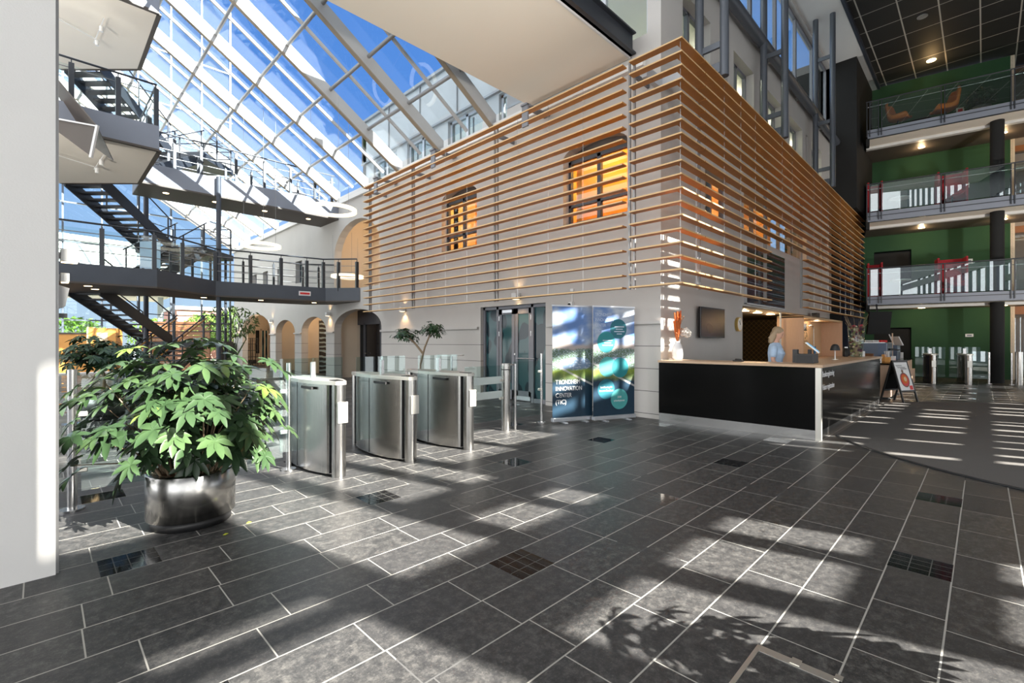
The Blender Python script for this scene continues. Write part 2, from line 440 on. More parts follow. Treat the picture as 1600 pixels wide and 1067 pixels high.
# unseen cloudy sky behind and left of the view, brightened to fill the interior
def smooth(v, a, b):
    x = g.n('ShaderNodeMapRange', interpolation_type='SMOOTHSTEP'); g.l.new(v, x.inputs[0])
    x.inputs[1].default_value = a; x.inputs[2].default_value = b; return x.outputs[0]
fill_mask = g.m('MAXIMUM', smooth(dotdir((-.35,-.85,.4)), -.15, .75), smooth(dotdir((-.95,-.1,.3)), .1, .8))
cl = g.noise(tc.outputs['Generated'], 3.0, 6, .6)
bright = g.mix(g.m('MULTIPLY', cl, 1.0), (SKY_FILL*.8,SKY_FILL*.86,SKY_FILL*.95,1), (SKY_FILL*1.25,SKY_FILL*1.22,SKY_FILL*1.15,1))
col = g.mix(fill_mask, blue, bright)
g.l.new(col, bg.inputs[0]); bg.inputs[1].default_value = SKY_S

# ------------------------------------------------------------------ setting
def cells(mb, axis, a0, a1, z0, z1, d0, d1, openings, n=14):
    """wall along an axis with rectangular / arched holes; openings: (s0,s1,zb,zspring,zcrown)"""
    cuts = {a0, a1}
    for (s0, s1, zb, zs, zc) in openings:
        k = n if zc > zs else 1
        for i in range(k+1): cuts.add(round((s0+s1)/2 - (s1-s0)/2*math.cos(math.pi*i/k), 5))
    cuts = sorted(c for c in cuts if a0-1e-6 <= c <= a1+1e-6)
    def top(o, s):
        s0, s1, zb, zs, zc = o
        if zc <= zs: return zs
        t = min(1, abs((s - (s0+s1)/2)/((s1-s0)/2))); return zs + (zc-zs)*math.sqrt(max(0, 1-t*t))
    for p, q in zip(cuts, cuts[1:]):
        if q - p < 1e-4: continue
        mid = (p+q)/2
        hs = sorted([o for o in openings if o[0] < mid < o[1]], key=lambda o: o[2])
        lo = (z0, z0)
        segs = []
        for o in hs:
            if o[2] > max(lo) + 1e-4: segs.append((lo, (o[2], o[2])))
            lo = (top(o, p), top(o, q))
        segs.append((lo, (z1, z1)))
        for (b, t) in segs:
            def P(s, d, z): return (d, s, z) if axis == 'y' else (s, d, z)
            mb.hexa([P(p,d0,b[0]), P(q,d0,b[1]), P(q,d0,t[1]), P(p,d0,t[0])], [P(p,d1,b[0]), P(q,d1,b[1]), P(q,d1,t[1]), P(p,d1,t[0])])
    return mb

mb = MB(); mb.box(-14, 34, -9, 33.2, -.2, 0)
struct(mb.build('floor', M['floor']), 'dark slate tile floor with black mosaic insets')
# entrance mat: round edge towards the desk
pts = []
cx, cy, rr = 10.9, -2.3, 4.4
for i in range(49):
    a = R(113 + i*(250-113)/48); pts.append((cx + rr*math.cos(a), cy + rr*math.sin(a)))
pts += [(13,-7.2), (19,-5.2), (16.9,-.7), (15.1,1.40), (14.3,1.66)]
pts = [p for p in pts if p[1] < 1.66 or p[0] > 9.2]
mm = MB(); mm.prism(pts, .0005, .012)
mo = mm.build('entrance_mat', M['mat']); tag(mo, 'large grey ribbed entrance mat with a curved edge beside the desk', 'mat')
rb = MB(); rb.tube([(x, y, .008) for x, y in pts[:49]], .014, 6)
rb.build('rubber_edge', M['blacksoft'], mo)

# slatted block, arcade side (faces -X)
ARCH = [(26.15,30.9,0,2.1,3.0), (22.8,25.33,0,1.95,2.55), (19.38,22.0,0,1.95,2.58), (14.87,18.6,0,2.05,2.72)]
UPARCH = (14.95,18.6,3.5,4.9,6.12)
WIN_A = [(5.11,6.77), (9.78,11.37)]
DOOR = (7.30,9.62)
op = list(ARCH) + [UPARCH, (DOOR[0],DOOR[1],0,2.42,2.42)] + [(a,b,4.14,5.62,5.9) for a,b in WIN_A]
SMALLW = [21.95, 24.35, 26.5, 28.3]
op += [(y, y+.75, 4.2, 5.2, 5.2) for y in SMALLW]
wa = MB(); cells(wa, 'y', 4.38, 32.6, 0, 7.0, 8.42, 8.72, op)
struct(wa.build('wall_west', M['plaster']), 'grey rendered wall with arcade and two arched windows')
# corner pier above and piers around the bridge door
wu = MB(); cells(wu, 'y', 4.38, 8.6, 7.0, 13.2, 8.42, 8.72, [(4.66,8.0,7.55,11.2,11.2)])
struct(wu.build('wall_west', M['plain']))
tn = 0
def trim(mb, m, label=None):
    global tn; tn += 1
    return struct(mb.build('trim_%d' % tn, m), label)
t = MB()
for a, b in [(4.38,7.2),(9.72,14.83),(18.63,19.35),(22.03,22.77),(25.36,26.12),(30.93,32.6)]:
    t.box(8.35, 8.43, a-.03, b+.03, 1.84, 1.90)
trim(t, M['plain'], 'ledge moulding along the plinth')

# slatted block, reception side (faces -Y)
UW = [(9.35,10.75),(12.15,13.6),(14.75,16.1),(16.9,18.4),(19.6,21.1)]
UN = [11.5, 14.05, 16.35, 18.85]
opb = [(12.75,22.4,0,2.42,2.42), (10.45,11.95,4.27,5.4,5.4), (12.85,18.95,4.27,5.4,5.4), (20.7,22.3,4.27,5.4,5.4)]
opb += [(a,b,7.0,8.72,8.72) for a,b in UW] + [(a,a+.28,7.0,8.72,8.72) for a in UN] + [(9.4,22.5,9.95,12.5,12.5)]
wb = MB(); cells(wb, 'x', 8.72, 22.6, 0, 13.2, 4.38, 4.68, opb)
struct(wb.build('wall_south', M['plain']), 'grey rendered wall above the reception desk')
# dark tower at the end of the slats
tw = MB(); tw.box(22.6, 26.6, 3.80, 6, 0, 6.72)
struct(tw.build('wall_south', M['navy']))
tw = MB(); tw.box(22.5, 26.6, 3.50, 6, 6.72, 12.95); tw.box(22.45,22.6,4.0,6,0,6.72)
struct(tw.build('wall_south', M['black']), 'black tower wall beside the slat screen')

# pale pier at the left edge of the view
wl = MB(); wl.box(-7, .07, 4.22, 4.62, 0, 15)
struct(wl.build('wall_front', M['white']), 'white pier wall at the left edge')
bbx = MB(); bbx.box(.07, .085, 4.24, 4.62, 0, 15)
trim(bbx, M['greysteel'])

# back corridor of the arcade and rooms behind the windows
rm = MB(); rm.box(10.3, 10.5, 4.68, 32.6, 0, 3.3); struct(rm.build('wall_east', M['beige']))
rm = MB(); rm.box(10.3, 10.5, 13.2, 32.6, 3.3, 6.9); struct(rm.build('wall_east', M['beige']))
rm = MB(); rm.box(11.3, 11.5, 4.68, 13.2, 3.3, 6.9); struct(rm.build('wall_east', M['orangewood']))
rm = MB()
for y in (4.68, 13.2, 18.9, 32.4): rm.box(8.72, 11.3, y, y+.12, 3.5, 6.9)
struct(rm.build('wall_north', M['beige']))
rm = MB()
for y in (12.6, 18.75, 22.3, 25.7, 32.4): rm.box(8.72, 10.3, y, y+.14, 0, 3.3)
struct(rm.build('wall_north', M['beige']))
fl = MB(); fl.box(8.72, 11.3, 4.68, 32.6, 3.25, 3.5); struct(fl.build('floor', M['white']))
rf = MB(); rf.box(8.30, 10.55, 4.7, 32.6, 6.9, 7.02); rf.box(10.3, 11.6, 4.7, 13.4, 6.9, 7.02); struct(rf.build('ceiling', M['white']))
# upper volume standing behind the glass roof
ub = MB(); cells(ub, 'y', 8.6, 20.2, 7.02, 11.5, 10.5, 10.8, [(y, y+1.9, 7.4, 9.5, 9.5) for y in (9.2, 11.9, 14.6, 17.3)])
ub.box(10.5, 24, 19.9, 20.2, 7.02, 11.5); ub.box(10.7, 24, 8.6, 20.2, 11.3, 11.5)
ub.box(12.2, 12.4, 8.6, 20, 7.02, 11.3)
struct(ub.build('wall_north', M['concrete']), 'upper storey behind the glass roof')
cp = MB()
for i in range(5): cp.box(10.44, 10.5, 8.6+i*2.32+2.30, 8.6+i*2.32+2.32, 9.6, 11.5)
cp.box(10.40, 10.5, 8.6, 20.2, 9.55, 9.62); cp.box(10.40,10.6,8.55,20.25,11.45,11.56)
trim(cp, M['greysteel'])

# kitchen alcove behind the desk
ki = MB(); ki.box(12.6, 12.75, 4.68, 8.2, 0, 2.7)
struct(ki.build('wall_east', M['black']))
ki = MB(); ki.box(22.4, 22.6, 4.68, 8.2, 0, 2.7); struct(ki.build('wall_east', M['diamond']))
ki = MB(); ki.box(12.6, 22.6, 8.0, 8.2, 0, 2.7); struct(ki.build('wall_north', M['diamond']), 'dark gold diamond wallpaper in the alcove')
ki = MB(); ki.box(12.6, 22.6, 4.68, 8.2, 2.44, 2.7); struct(ki.build('ceiling', M['brown']))
# rooms behind the reception side windows
ki = MB(); ki.box(8.9, 22.6, 6.6, 6.75, 2.7, 6.9); struct(ki.build('wall_north', M['orangewood']))
ki = MB(); ki.box(8.9, 22.6, 4.68, 6.7, 6.8, 7.0); ki.box(8.9, 22.6, 4.68, 6.7, 3.3, 3.45); struct(ki.build('floor', M['white']))
ki = MB(); ki.box(8.9, 22.6, 6.9, 7.0, 7.0, 9.6); struct(ki.build('wall_north', M['palegreen']))
ki = MB(); ki.box(8.9, 22.6, 4.68, 7.0, 9.5, 9.65); struct(ki.build('ceiling', M['white']))

# high ceilings on the entrance side
c = MB(); c.box(8.42, 32, -9, 3.27, 12.75, 12.95); struct(c.build('ceiling', M['gridceil']), 'black panel ceiling with pale joints')
c = MB(); c.box(8.42, 22.6, 3.27, 4.4, 12.62, 12.95); struct(c.build('ceiling', M['white']))
c = MB(); c.box(22.6, 27, 3.27, 4.4, 12.62, 12.95); struct(c.build('ceiling', M['concrete']))
c = MB(); c.box(8.42, 27, 3.21, 3.30, 12.60, 12.98); trim(c, M['steelblue'])

# galleries at the far right
GD = Vector((.1806, -.9836, 0)); GN = Vector((.9836, .1806, 0)); G0 = Vector((23.1, 3.24, 0))
def gp(t, n, z): return tuple(G0 + GD*t + GN*n + Vector((0,0,z)))
def gbox(mb, t0, t1, n0, n1, z0, z1):
    return mb.hexa([gp(t0,n0,z0), gp(t1,n0,z0), gp(t1,n0,z1), gp(t0,n0,z1)], [gp(t0,n1,z0), gp(t1,n1,z0), gp(t1,n1,z1), gp(t0,n1,z1)])
LV = [(2.93,3.26), (6.20,6.57), (9.48,9.82)]
for zb, zt in LV:
    s = MB(); gbox(s, 0, 9, .06, 3.0, zt-.12, zt-.01); struct(s.build('floor', M['concrete']))
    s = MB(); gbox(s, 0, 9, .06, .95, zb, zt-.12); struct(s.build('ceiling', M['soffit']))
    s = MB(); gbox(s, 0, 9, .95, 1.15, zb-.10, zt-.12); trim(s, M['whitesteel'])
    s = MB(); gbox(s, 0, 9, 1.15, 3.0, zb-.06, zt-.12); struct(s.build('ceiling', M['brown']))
    s = MB(); gbox(s, 0, 9, -.02, .06, zb, zt); trim(s, M['fascia'], 'grey steel gallery edge')
    s = MB(); gbox(s, 0, 9, -.035, -.02, zb+.20, zb+.225); gbox(s, 0, 9, -.03, .06, zb-.012, zb+.004); trim(s, M['steeldark'])
gw = MB()
def gcells(mb, t0, t1, n0, n1, z0, z1, ops):
    ts = sorted({t0, t1} | {o[0] for o in ops} | {o[1] for o in ops})
    for a, b in zip(ts, ts[1:]):
        m_ = (a+b)/2; z = z0
        for o in sorted([o for o in ops if o[0] < m_ < o[1]], key=lambda o: o[2]):
            if o[2] > z: gbox(mb, a, b, n0, n1, z, o[2])
            z = o[3]
        gbox(mb, a, b, n0, n1, z, z1)
gcells(gw, -.9, 4.67, 3.0, 3.2, 0, 12.7, [(.35,1.62,0,2.1), (.35,1.62,3.26,5.45)])
struct(gw.build('wall_east', M['green']), 'dark green wall behind the galleries')
gw = MB(); gbox(gw, 4.67, 9, 4.2, 4.4, 0, 12.7); struct(gw.build('wall_east', M['rack']))
gw = MB(); gbox(gw, 4.60, 4.72, 3.0, 4.3, 0, 12.7); struct(gw.build('wall_east', M['beige']))
s = MB()
for zb, zt in LV: gbox(s, 4.6, 9, 3.0, 4.3, zb, zt-.02)
struct(s.build('floor', M['concrete']))
s = MB(); gbox(s, -.5, 2.6, 3.9, 4.0, 0, 6); struct(s.build('wall_east', M['black']))

# window wall behind the viewer (sun side): posts, transoms and solid bay shaped to cast the sun patches
YF = -8.0
ops = []; fr_ = random.Random(12)
mu = [-14,-9.3,-8.05,-6.8,-5.55,-4.3,-3.05,-1.8,-.55,.65,1.85,3.1,4.15]
for a_, b_ in zip(mu, mu[1:]):
    for z0_, z1_ in ((.1,2.8),(2.98,4.4),(4.6,6.6 if a_ < 3 else 7.05),(7.12,7.28)): ops.append((a_+.1, b_-.1, z0_, z1_, z1_))
for a_, b_ in ((4.45,5.28),(5.52,6.15),(6.35,6.75)):
    for z0_, z1_ in ((.1,2.8),(2.98,4.4)): ops.append((a_, b_, z0_, z1_, z1_))
    if a_ < 5: ops.append((a_, b_, 4.6, 6.46, 6.46))
    else: ops += [(a_, b_, 4.6, 5.36, 5.36), (a_, b_, 5.74, 6.46, 6.46)]
    ops += [(a_, b_, 7.08, 11.2, 11.2)] if a_ < 5 else [(a_, b_, 7.08, 7.50, 7.50), (a_, b_, 7.9, 11.2, 11.2)]
ops += [(3.46, 4.2, 8.4, 11.2, 11.2)]
ops += [(3.29,3.35,8.3,9.6,9.6), (2.0,3.4,10.84,10.94,10.94), (6.95,8.1,8.45,9.7,9.7), (8.25,9.4,8.6,9.5,9.5)]
for i in range(36):
    u = 10.1 + .62*i
    ops.append((u+.07, u+.55, .1, 3.1, 3.1))
    for z0_, z1_ in ((3.5,4.05),(4.3,4.7),(4.9,5.35),(5.5,6.05),(6.2,6.9)):
        if fr_.random() < .72:
            w0_ = fr_.uniform(.07,.30); ops.append((u+w0_, u+w0_+fr_.uniform(.10,.24), z0_, z1_, z1_))
    if u < 12.3:
        for q in range(7): ops.append((u+.06, u+.57, 9.2+.42*q, 9.48+.42*q, 9.48+.42*q))
fb = MB(); cells(fb, 'x', -14, 33, 0, 12.7, YF-.08, YF+.08, ops)
cells(fb, 'x', -14, 2.0, 12.7, 17, YF-.08, YF+.08, [(a_, a_+1.1, 13.0, 16.6, 16.6) for a_ in (-12,-10.7,-9.4,-8.1,-6.8,-5.5,-4.2,-2.9,-1.6,-.3)])  # upper openings added to brighten reflections in the gallery glass
struct(fb.build('window_1', M['steelblue']), 'tall entrance window wall')
# ------------------------------------------------------------------ sloping glass roof over the arcade
EH, SL = 7.0, .65                       # eave height and rise per metre
def rz_(u, off=0): return EH + SL*(8.42 - u) + off
UT = -6.0
roof = sroot('ceiling_glass', 'sloping glass roof of white rafters over the arcade')
RV = [9.06 + 2.27*k for k in range(11)] + [32.55]
for v in RV:
    m_ = MB(); m_.hexa([(8.42,v-.055,rz_(8.42,.02)), (8.42,v+.055,rz_(8.42,.02)), (8.42,v+.055,rz_(8.42,.42)), (8.42,v-.055,rz_(8.42,.42))],
                       [(UT,v-.055,rz_(UT,.02)), (UT,v+.055,rz_(UT,.02)), (UT,v+.055,rz_(UT,.42)), (UT,v-.055,rz_(UT,.42))])
    m_.build('rafter', M['rafter'], roof)
    m_ = MB(); m_.bar((8.42,v,rz_(8.42)), (UT,v,rz_(UT)), .125, .035); m_.build('rafter_edge', M['edgeshade'], roof)
for v in [RV[0]-1.13] + [ (a+b)/2 for a, b in zip(RV, RV[1:])]:
    m_ = MB(); m_.bar((8.42,v,rz_(8.42,.37)), (UT,v,rz_(UT,.37)), .06, .08); m_.build('glazing_bar', M['rafter'], roof)
for k in range(1, 12):
    u = 8.42 - 1.2*k
    m_ = MB(); m_.cyl((u,7.9,rz_(u,.33)), (u,32.6,rz_(u,.33)), .05, 8); m_.build('purlin', M['greysteel'], roof)
m_ = MB()
dz = .015
m_.hexa([(8.42,7.9,rz_(8.42,.42)), (8.42,32.6,rz_(8.42,.42)), (8.42,32.6,rz_(8.42,.435)), (8.42,7.9,rz_(8.42,.435))],
        [(UT,7.9,rz_(UT,.42)), (UT,32.6,rz_(UT,.42)), (UT,32.6,rz_(UT,.435)), (UT,7.9,rz_(UT,.435))])
m_.build('glazing', M['roofglass'], roof)
m_ = MB(); m_.box(8.30, 8.50, 7.9, 32.6, 7.02, 7.15); m_.build('eave_gutter', M['whitesteel'], roof)
# far gable glazing
gb = sroot('window_2', 'glazed gable wall beyond the stairs')
m_ = MB()
for i in range(15):
    u = 8.3 - 1.5*i; m_.box(u-.04, u+.04, 32.9, 33.05, 0, 22)
for z in (.05, 2.6, 4.6, 6.6, 8.6, 10.6, 12.6, 15, 18): m_.box(-14, 8.42, 32.92, 33.02, z-.035, z+.035)
m_.build('frame', M['tube'], gb)
m_ = MB(); m_.box(-14, 8.42, 33.06, 33.075, 0, 22); m_.build('pane', M['glass'], gb)
# unseen opaque ceiling added to keep sun off the first floor footbridge
m_ = MB(); m_.box(2, 8.42, -8, 7.8, 12.7, 12.95); m_.box(-14, 2.0, -8, 7.8, 17, 17.2); m_.box(1.9,2.1,-8,7.8,12.7,17.2); struct(m_.build('ceiling', M['white']))
m_ = MB(); m_.box(-14, 8.42, 7.8, 8.0, 7.0, 12.95) if False else m_.box(-14, -6, 7.8, 8.0, 12.2, 12.95); struct(m_.build('ceiling', M['white']))

# ------------------------------------------------------------------ railings
def railing(name, label, pts, z, posts, group=None, glassfill=(), h=1.08, rails=(.82,.58,.34), post_r=.04, post_top=None, mat_='rail', lean=0):
    """posts: list of (segment index, fraction)"""
    t = thing(name, label, 'railing', (pts[0][0], pts[0][1], z), 0, group)
    P = lambda i, f: Vector((pts[i][0] + (pts[i+1][0]-pts[i][0])*f, pts[i][1] + (pts[i+1][1]-pts[i][1])*f, z))
    for i, f in posts:
        p = P(i, f); b = MB(); b.box(p.x-post_r, p.x+post_r, p.y-post_r, p.y+post_r, z-.12, z+.97); b.cyl(p+Vector((0,0,.97)), p+Vector((0,0,h)), .012, 6)
        b.build('post', M[mat_], t)
    b = MB(); b.tube([(x,y,z+h) for x, y in pts], .026, 8); b.build('top_rail', M[mat_], t)
    for r in rails:
        b = MB(); b.tube([(x,y,z+r) for x, y in pts], .012, 6); b.build('rail', M['greysteel'], t)
    for i in glassfill:
        (x0,y0),(x1,y1) = pts[i], pts[i+1]; d = Vector((x1-x0,y1-y0,0)).normalized(); nrm = Vector((-d.y,d.x,0))*.006
        a = Vector((x0,y0,z+.06)); c = Vector((x1,y1,z+.06)); up = Vector((0,0,.86))
        b = MB(); b.hexa([a-nrm,c-nrm,c-nrm+up,a-nrm+up],[a+nrm,c+nrm,c+nrm+up,a+nrm+up]); b.build('glass_panel', M['glass'], t)
    return t
def evenly(pts, seg, n): return [(seg, i/n) for i in range(n+1)]

# ------------------------------------------------------------------ decks and footbridges
def deck(name, label, cat, poly, zb, zt, mats, edge=.0, lights=(), panels=True):
    t = thing(name, label, cat, (poly[0][0], poly[0][1], zb))
    b = MB(); b.prism(poly, zb, zb+.05); b.build('soffit', M[mats[1]], t)
    b = MB(); b.prism(poly, zb+.05, zt); b.build('deck', M[mats[0]], t)
    for x, y in lights:
        b = MB(); b.cyl((x,y,zb-.006),(x,y,zb+.01),.085,14); b.build('downlight', M['warm'], t)
    return t
D1 = [(-3,16.4),(2.3,16.3),(4.1,17.95),(7.54,17.4),(8.40,16.4),(8.40,18.6),(7.5,19.3),(4.2,19.7),cw(-11.5,15.4),cw(-12.6,15.4),cw(-12.6,14.4),cw(-15.4,14.4)]
t = deck('footbridge', 'first floor footbridge of blue grey steel leading to the big arch', 'bridge', D1, 2.98, 3.5, ('steelblue','brown'),
     lights=[(.9,16.9),(1.1,17.8),(3.9,18.6),(5.6,18.35),(7.4,18.1),(-.1,17.2)])
b = MB(); b.hexa([(6.62,17.53,3.17),(7.02,17.465,3.17),(7.02,17.465,3.33),(6.62,17.53,3.33)],[(6.62,17.56,3.17),(7.02,17.50,3.17),(7.02,17.50,3.33),(6.62,17.56,3.33)]); s_ = b.build('small_sign', M['paper'], t)
b = MB(); b.hexa([(6.66,17.515,3.215),(6.98,17.463,3.215),(6.98,17.463,3.285),(6.66,17.515,3.285)],[(6.66,17.54,3.215),(6.98,17.48,3.215),(6.98,17.48,3.285),(6.66,17.54,3.285)]); b.build('sign_band', M['redprint'], s_)
L2P = [(-4,14.9),(2.15,14.9),(2.15,18.35),(.45,20.05),(-4,20.05)]
t2 = deck('stair_landing', 'second floor stair landing with cream soffit and grey steel edge', 'landing', L2P, 6.35, 7.0, ('fascia','soffit'))
t3 = deck('stair_landing', 'third floor stair landing with cream soffit, topmost at the left', 'landing', L2P, 9.85, 10.5, ('fascia','soffit'))
for tt, z in ((t2,6.35),(t3,9.85)):
    b = MB()
    for i in range(3):
        (x0,y0),(x1,y1) = L2P[i], L2P[i+1]; b.bar((x0,y0,z+.02),(x1,y1,z+.02),.10,.05)
    b.build('edge_strip', M['brown'], tt)
    b = MB(); b.bar((-.5,16.3,z-.09),(1.15,17.2,z-.09),.02,.02); b.bar((1.15,15.9,z-.09),(1.05,17.4,z-.09),.02,.02); b.build('light_track', M['whiteplastic'], tt)
    for (x,y) in ((1.13,16.35),(1.1,17.2)):
        b = MB(); b.cyl((x,y,z-.10),(x,y,z-.23),.045,12); b.build('spotlight', M['whiteplastic'], tt)
B2 = [(2.15,18.2),(8.6,18.2),(8.6,19.9),(2.15,19.9)]
deck('footbridge', 'second floor footbridge with sunlit pale grey edge below the glass roof', 'bridge', B2, 6.35, 7.0, ('fascia','brown'),
     lights=[(2.9,18.9),(4.3,18.9),(5.9,18.9),(7.5,18.9)])
# wide cream bridge overhead at the top of the view
B3 = [(-9,5.04),(8.40,5.04),(8.40,7.76),(-9,7.76)]
t = thing('footbridge', 'wide overhead footbridge with plain cream underside and black side beam', 'bridge', (8.4,5.04,7.2))
b = MB(); b.prism(B3, 7.2, 7.26); b.build('soffit', M['soffit'], t)
b = MB(); b.box(-9,8.40,5.06,7.74,7.26,7.58); b.build('deck', M['steelblue'], t)
b = MB(); b.box(-9,8.40,4.98,5.06,7.235,7.66); b.box(-9,8.40,4.90,5.06,7.235,7.27); b.box(-9,8.40,4.90,5.06,7.64,7.67); b.build('side_beam', M['steeldark'], t)
b = MB(); b.box(-9,8.40,5.03,5.06,7.19,7.23); b.build('edge_strip', M['whitesteel'], t)

railing('railing', 'dark railing along the front of the first floor footbridge', [(-1.2,16.5),(2.25,16.4),(4.1,18.03),(7.5,17.5),(8.36,16.55)], 3.5,
        [(0,.38),(0,.68),(0,1),(1,.42),(1,1),(2,.30),(2,.58),(2,.83),(3,.0),(3,.45),(3,1)], glassfill=(0,1), post_r=.05)
railing('railing', 'dark railing along the rear of the first floor footbridge', [cw(-11.4,15.4),(4.3,19.55),(7.4,19.2),(8.36,18.5)], 3.5,
        [(0,.15),(0,.6),(1,0),(1,.33),(1,.66),(2,0),(2,.5)], post_r=.035)
railing('railing', 'dark railing along the front of the second floor footbridge', [(2.25,18.3),(8.3,18.3)], 7.0,
        [(0,.02),(0,.13),(0,.25),(0,.42),(0,.57),(0,.72),(0,.87),(0,.98)], post_r=.04)
railing('railing', 'dark railing along the rear of the second floor footbridge', [(2.25,19.8),(8.3,19.8)], 7.0,
        [(0,i/7) for i in range(8)], post_r=.035)
railing('railing', 'steel handrail and glass on the second floor stair landing', [(-.9,15.0),(2.1,15.0),(2.1,18.2)], 7.0,
        [(0,.47),(0,.75),(0,1),(1,.33),(1,.66),(1,.95)], glassfill=(0,), rails=(.86,), post_r=.05)

# columns of the stair tower
for (x, y, z1, lb) in ((4.22,18.1,7.0,'dark round steel column rising beside the front bend of the first floor footbridge'), (2.6,20.6,7.0,'dark round steel column behind the stair, under the second floor footbridge')):
    b = MB(); b.cyl((x,y,0),(x,y,z1),.075,16); b.cyl((x,y,0),(x,y,.03),.14,16)
    tag(b.build('steel_column', M['steelblue']), lb, 'column')

# ------------------------------------------------------------------ stairs (run along the diagonal of the hall)
def flight(label, X0, X1, Za, ha, Zb, hb, n, hand=True, woodrail=False, side=(0,1)):
    """from foot (Za, ha) to head (Zb, hb) in the diagonal frame"""
    x, y = cw((X0+X1)/2, Za); t = thing('staircase', label, 'stairs', (x, y, ha), 0, 'open steel stair flights')
    def pt(X, Z, z): a, c = cw(X, Z); return (a, c, z)
    for X in (X0, X1):
        b = MB(); w = .05; e = .17; dn = Vector((0,0,1))
        A = [pt(X-w/2,Za,ha-e), pt(X+w/2,Za,ha-e), pt(X+w/2,Za,ha+e+.05), pt(X-w/2,Za,ha+e+.05)]
        B = [pt(X-w/2,Zb,hb-e-.05), pt(X+w/2,Zb,hb-e-.05), pt(X+w/2,Zb,hb+e), pt(X-w/2,Zb,hb+e)]
        b.hexa(A, B); b.build('stringer', M['steeldark'], t)
    dz_ = .26*(1 if Zb > Za else -1)
    for i in range(1, n):
        f = i/n; Z = Za+(Zb-Za)*f; z = ha+(hb-ha)*f
        b = MB(); b.hexa([pt(X0,Z-dz_/2,z-.03),pt(X1,Z-dz_/2,z-.03),pt(X1,Z-dz_/2,z+.02),pt(X0,Z-dz_/2,z+.02)],[pt(X0,Z+dz_/2,z-.03),pt(X1,Z+dz_/2,z-.03),pt(X1,Z+dz_/2,z+.02),pt(X0,Z+dz_/2,z+.02)])
        b.build('tread', M['steeldark'], t)
    if hand:
        for k in side:
            X = (X0, X1)[k]
            b = MB(); b.tube([pt(X,Za,ha+1.0), pt(X,Zb,hb+1.0)], .022, 8); b.build('handrail', M['rail'], t)
            if woodrail:
                b = MB(); b.tube([pt(X,Za,ha+.88), pt(X,Zb,hb+.88)], .022, 8); b.build('wooden_handrail', M['orangewood'], t)
            for f in (.05,.5,.95):
                Z = Za+(Zb-Za)*f; z = ha+(hb-ha)*f
                b = MB(); b.cyl(pt(X,Z,z), pt(X,Z,z+1.0), .025, 8); b.build('baluster', M['rail'], t)
    return t
flight('lowest stair flight with wooden handrails, rising from the hall floor', -12.7, -11.6, 15.3, 0, 17.9, 1.5, 9, woodrail=True)
flight('open tread stair flight under the first floor footbridge', -13.5, -12.55, 17.4, 1.5, 14.35, 3.12, 11)
flight('stair flight rising from the first floor footbridge to the glazed half landing', -12.7, -11.6, 15.4, 3.5, 17.9, 5.0, 9)
flight('open tread stair flight under the second floor landing', -13.75, -12.65, 17.5, 5.0, 14.5, 6.5, 11)
flight('stair flight rising from the second floor landing', -12.7, -11.7, 15.3, 7.0, 17.9, 8.5, 9)
flight('open tread stair flight seen through glass under the third floor landing', -13.75, -12.65, 17.5, 8.5, 14.5, 10.0, 11)
for z, lb in ((1.5,'lower half landing of dark steel between two stair flights'), (5.0,'half landing of dark steel above the first floor footbridge'), (8.5,'half landing of dark steel above the second floor landing')):
    P = [cw(-13.9,17.4), cw(-11.4,17.4), cw(-11.4,19.3), cw(-13.9,19.3)]
    x, y = cw(-12.6,18.3)
    t = thing('half_landing', lb, 'landing', (x,y,z))
    b = MB(); b.prism(P, z-.22, z); b.build('platform', M['steeldark'], t)
    for (X, Z) in ((-11.45,19.2),(-13.8,19.2),(-11.45,18.3),(-12.6,19.25)):
        a = cw(X,Z); b = MB(); b.cyl((*a,z-.2),(*a,z+1.05),.03,8); b.build('post', M['rail'], t)
    for h in (1.05,.7,.4):
        b = MB(); b.tube([(*cw(-11.45,17.9),z+h),(*cw(-11.45,19.2),z+h),(*cw(-13.8,19.2),z+h),(*cw(-13.8,17.6),z+h)], .018, 6); b.build('rail', M['rail'], t)
    if z < 5.2:
        for (X, Z) in ((-11.6,19.1),(-13.7,19.1)):
            a = cw(X,Z); b = MB(); b.cyl((*a,0 if z < 2 else 1.5),(*a,z-.2),.05,10); b.build('support', M['steeldark'], t)
# folded dark panel hanging under the top stair
t = thing('folded_soffit', 'dark brown folded sheet soffit with a pale edge beside the second floor landing', 'soffit', (*cw(-9.6,10.5),5.6))
def pz(X, Z, z): a, c = cw(X, Z); return (a, c, z)
b = MB(); b.hexa([pz(-10.4,10.4,7.75),pz(-9.14,10.4,6.25),pz(-9.14,10.4,6.22),pz(-10.4,10.4,7.70)], [pz(-10.4,11.3,6.50),pz(-9.55,11.3,5.85),pz(-9.55,11.3,5.82),pz(-10.4,11.3,6.45)])
b.build('upper_face', M['brown'], t)
b = MB(); b.hexa([pz(-10.3,10.45,6.45),pz(-9.14,10.4,6.22),pz(-9.28,10.4,5.58),pz(-10.2,10.45,6.25)], [pz(-10.3,10.50,6.45),pz(-9.14,10.45,6.22),pz(-9.28,10.45,5.58),pz(-10.2,10.5,6.25)])
b.build('lower_face', M['brown'], t)
b = MB(); b.bar(pz(-9.13,10.39,6.26),pz(-9.28,10.39,5.55),.05,.05); b.bar(pz(-10.3,10.4,6.46),pz(-9.13,10.39,6.24),.03,.03); b.build('edge_strip', M['whitesteel'], t)

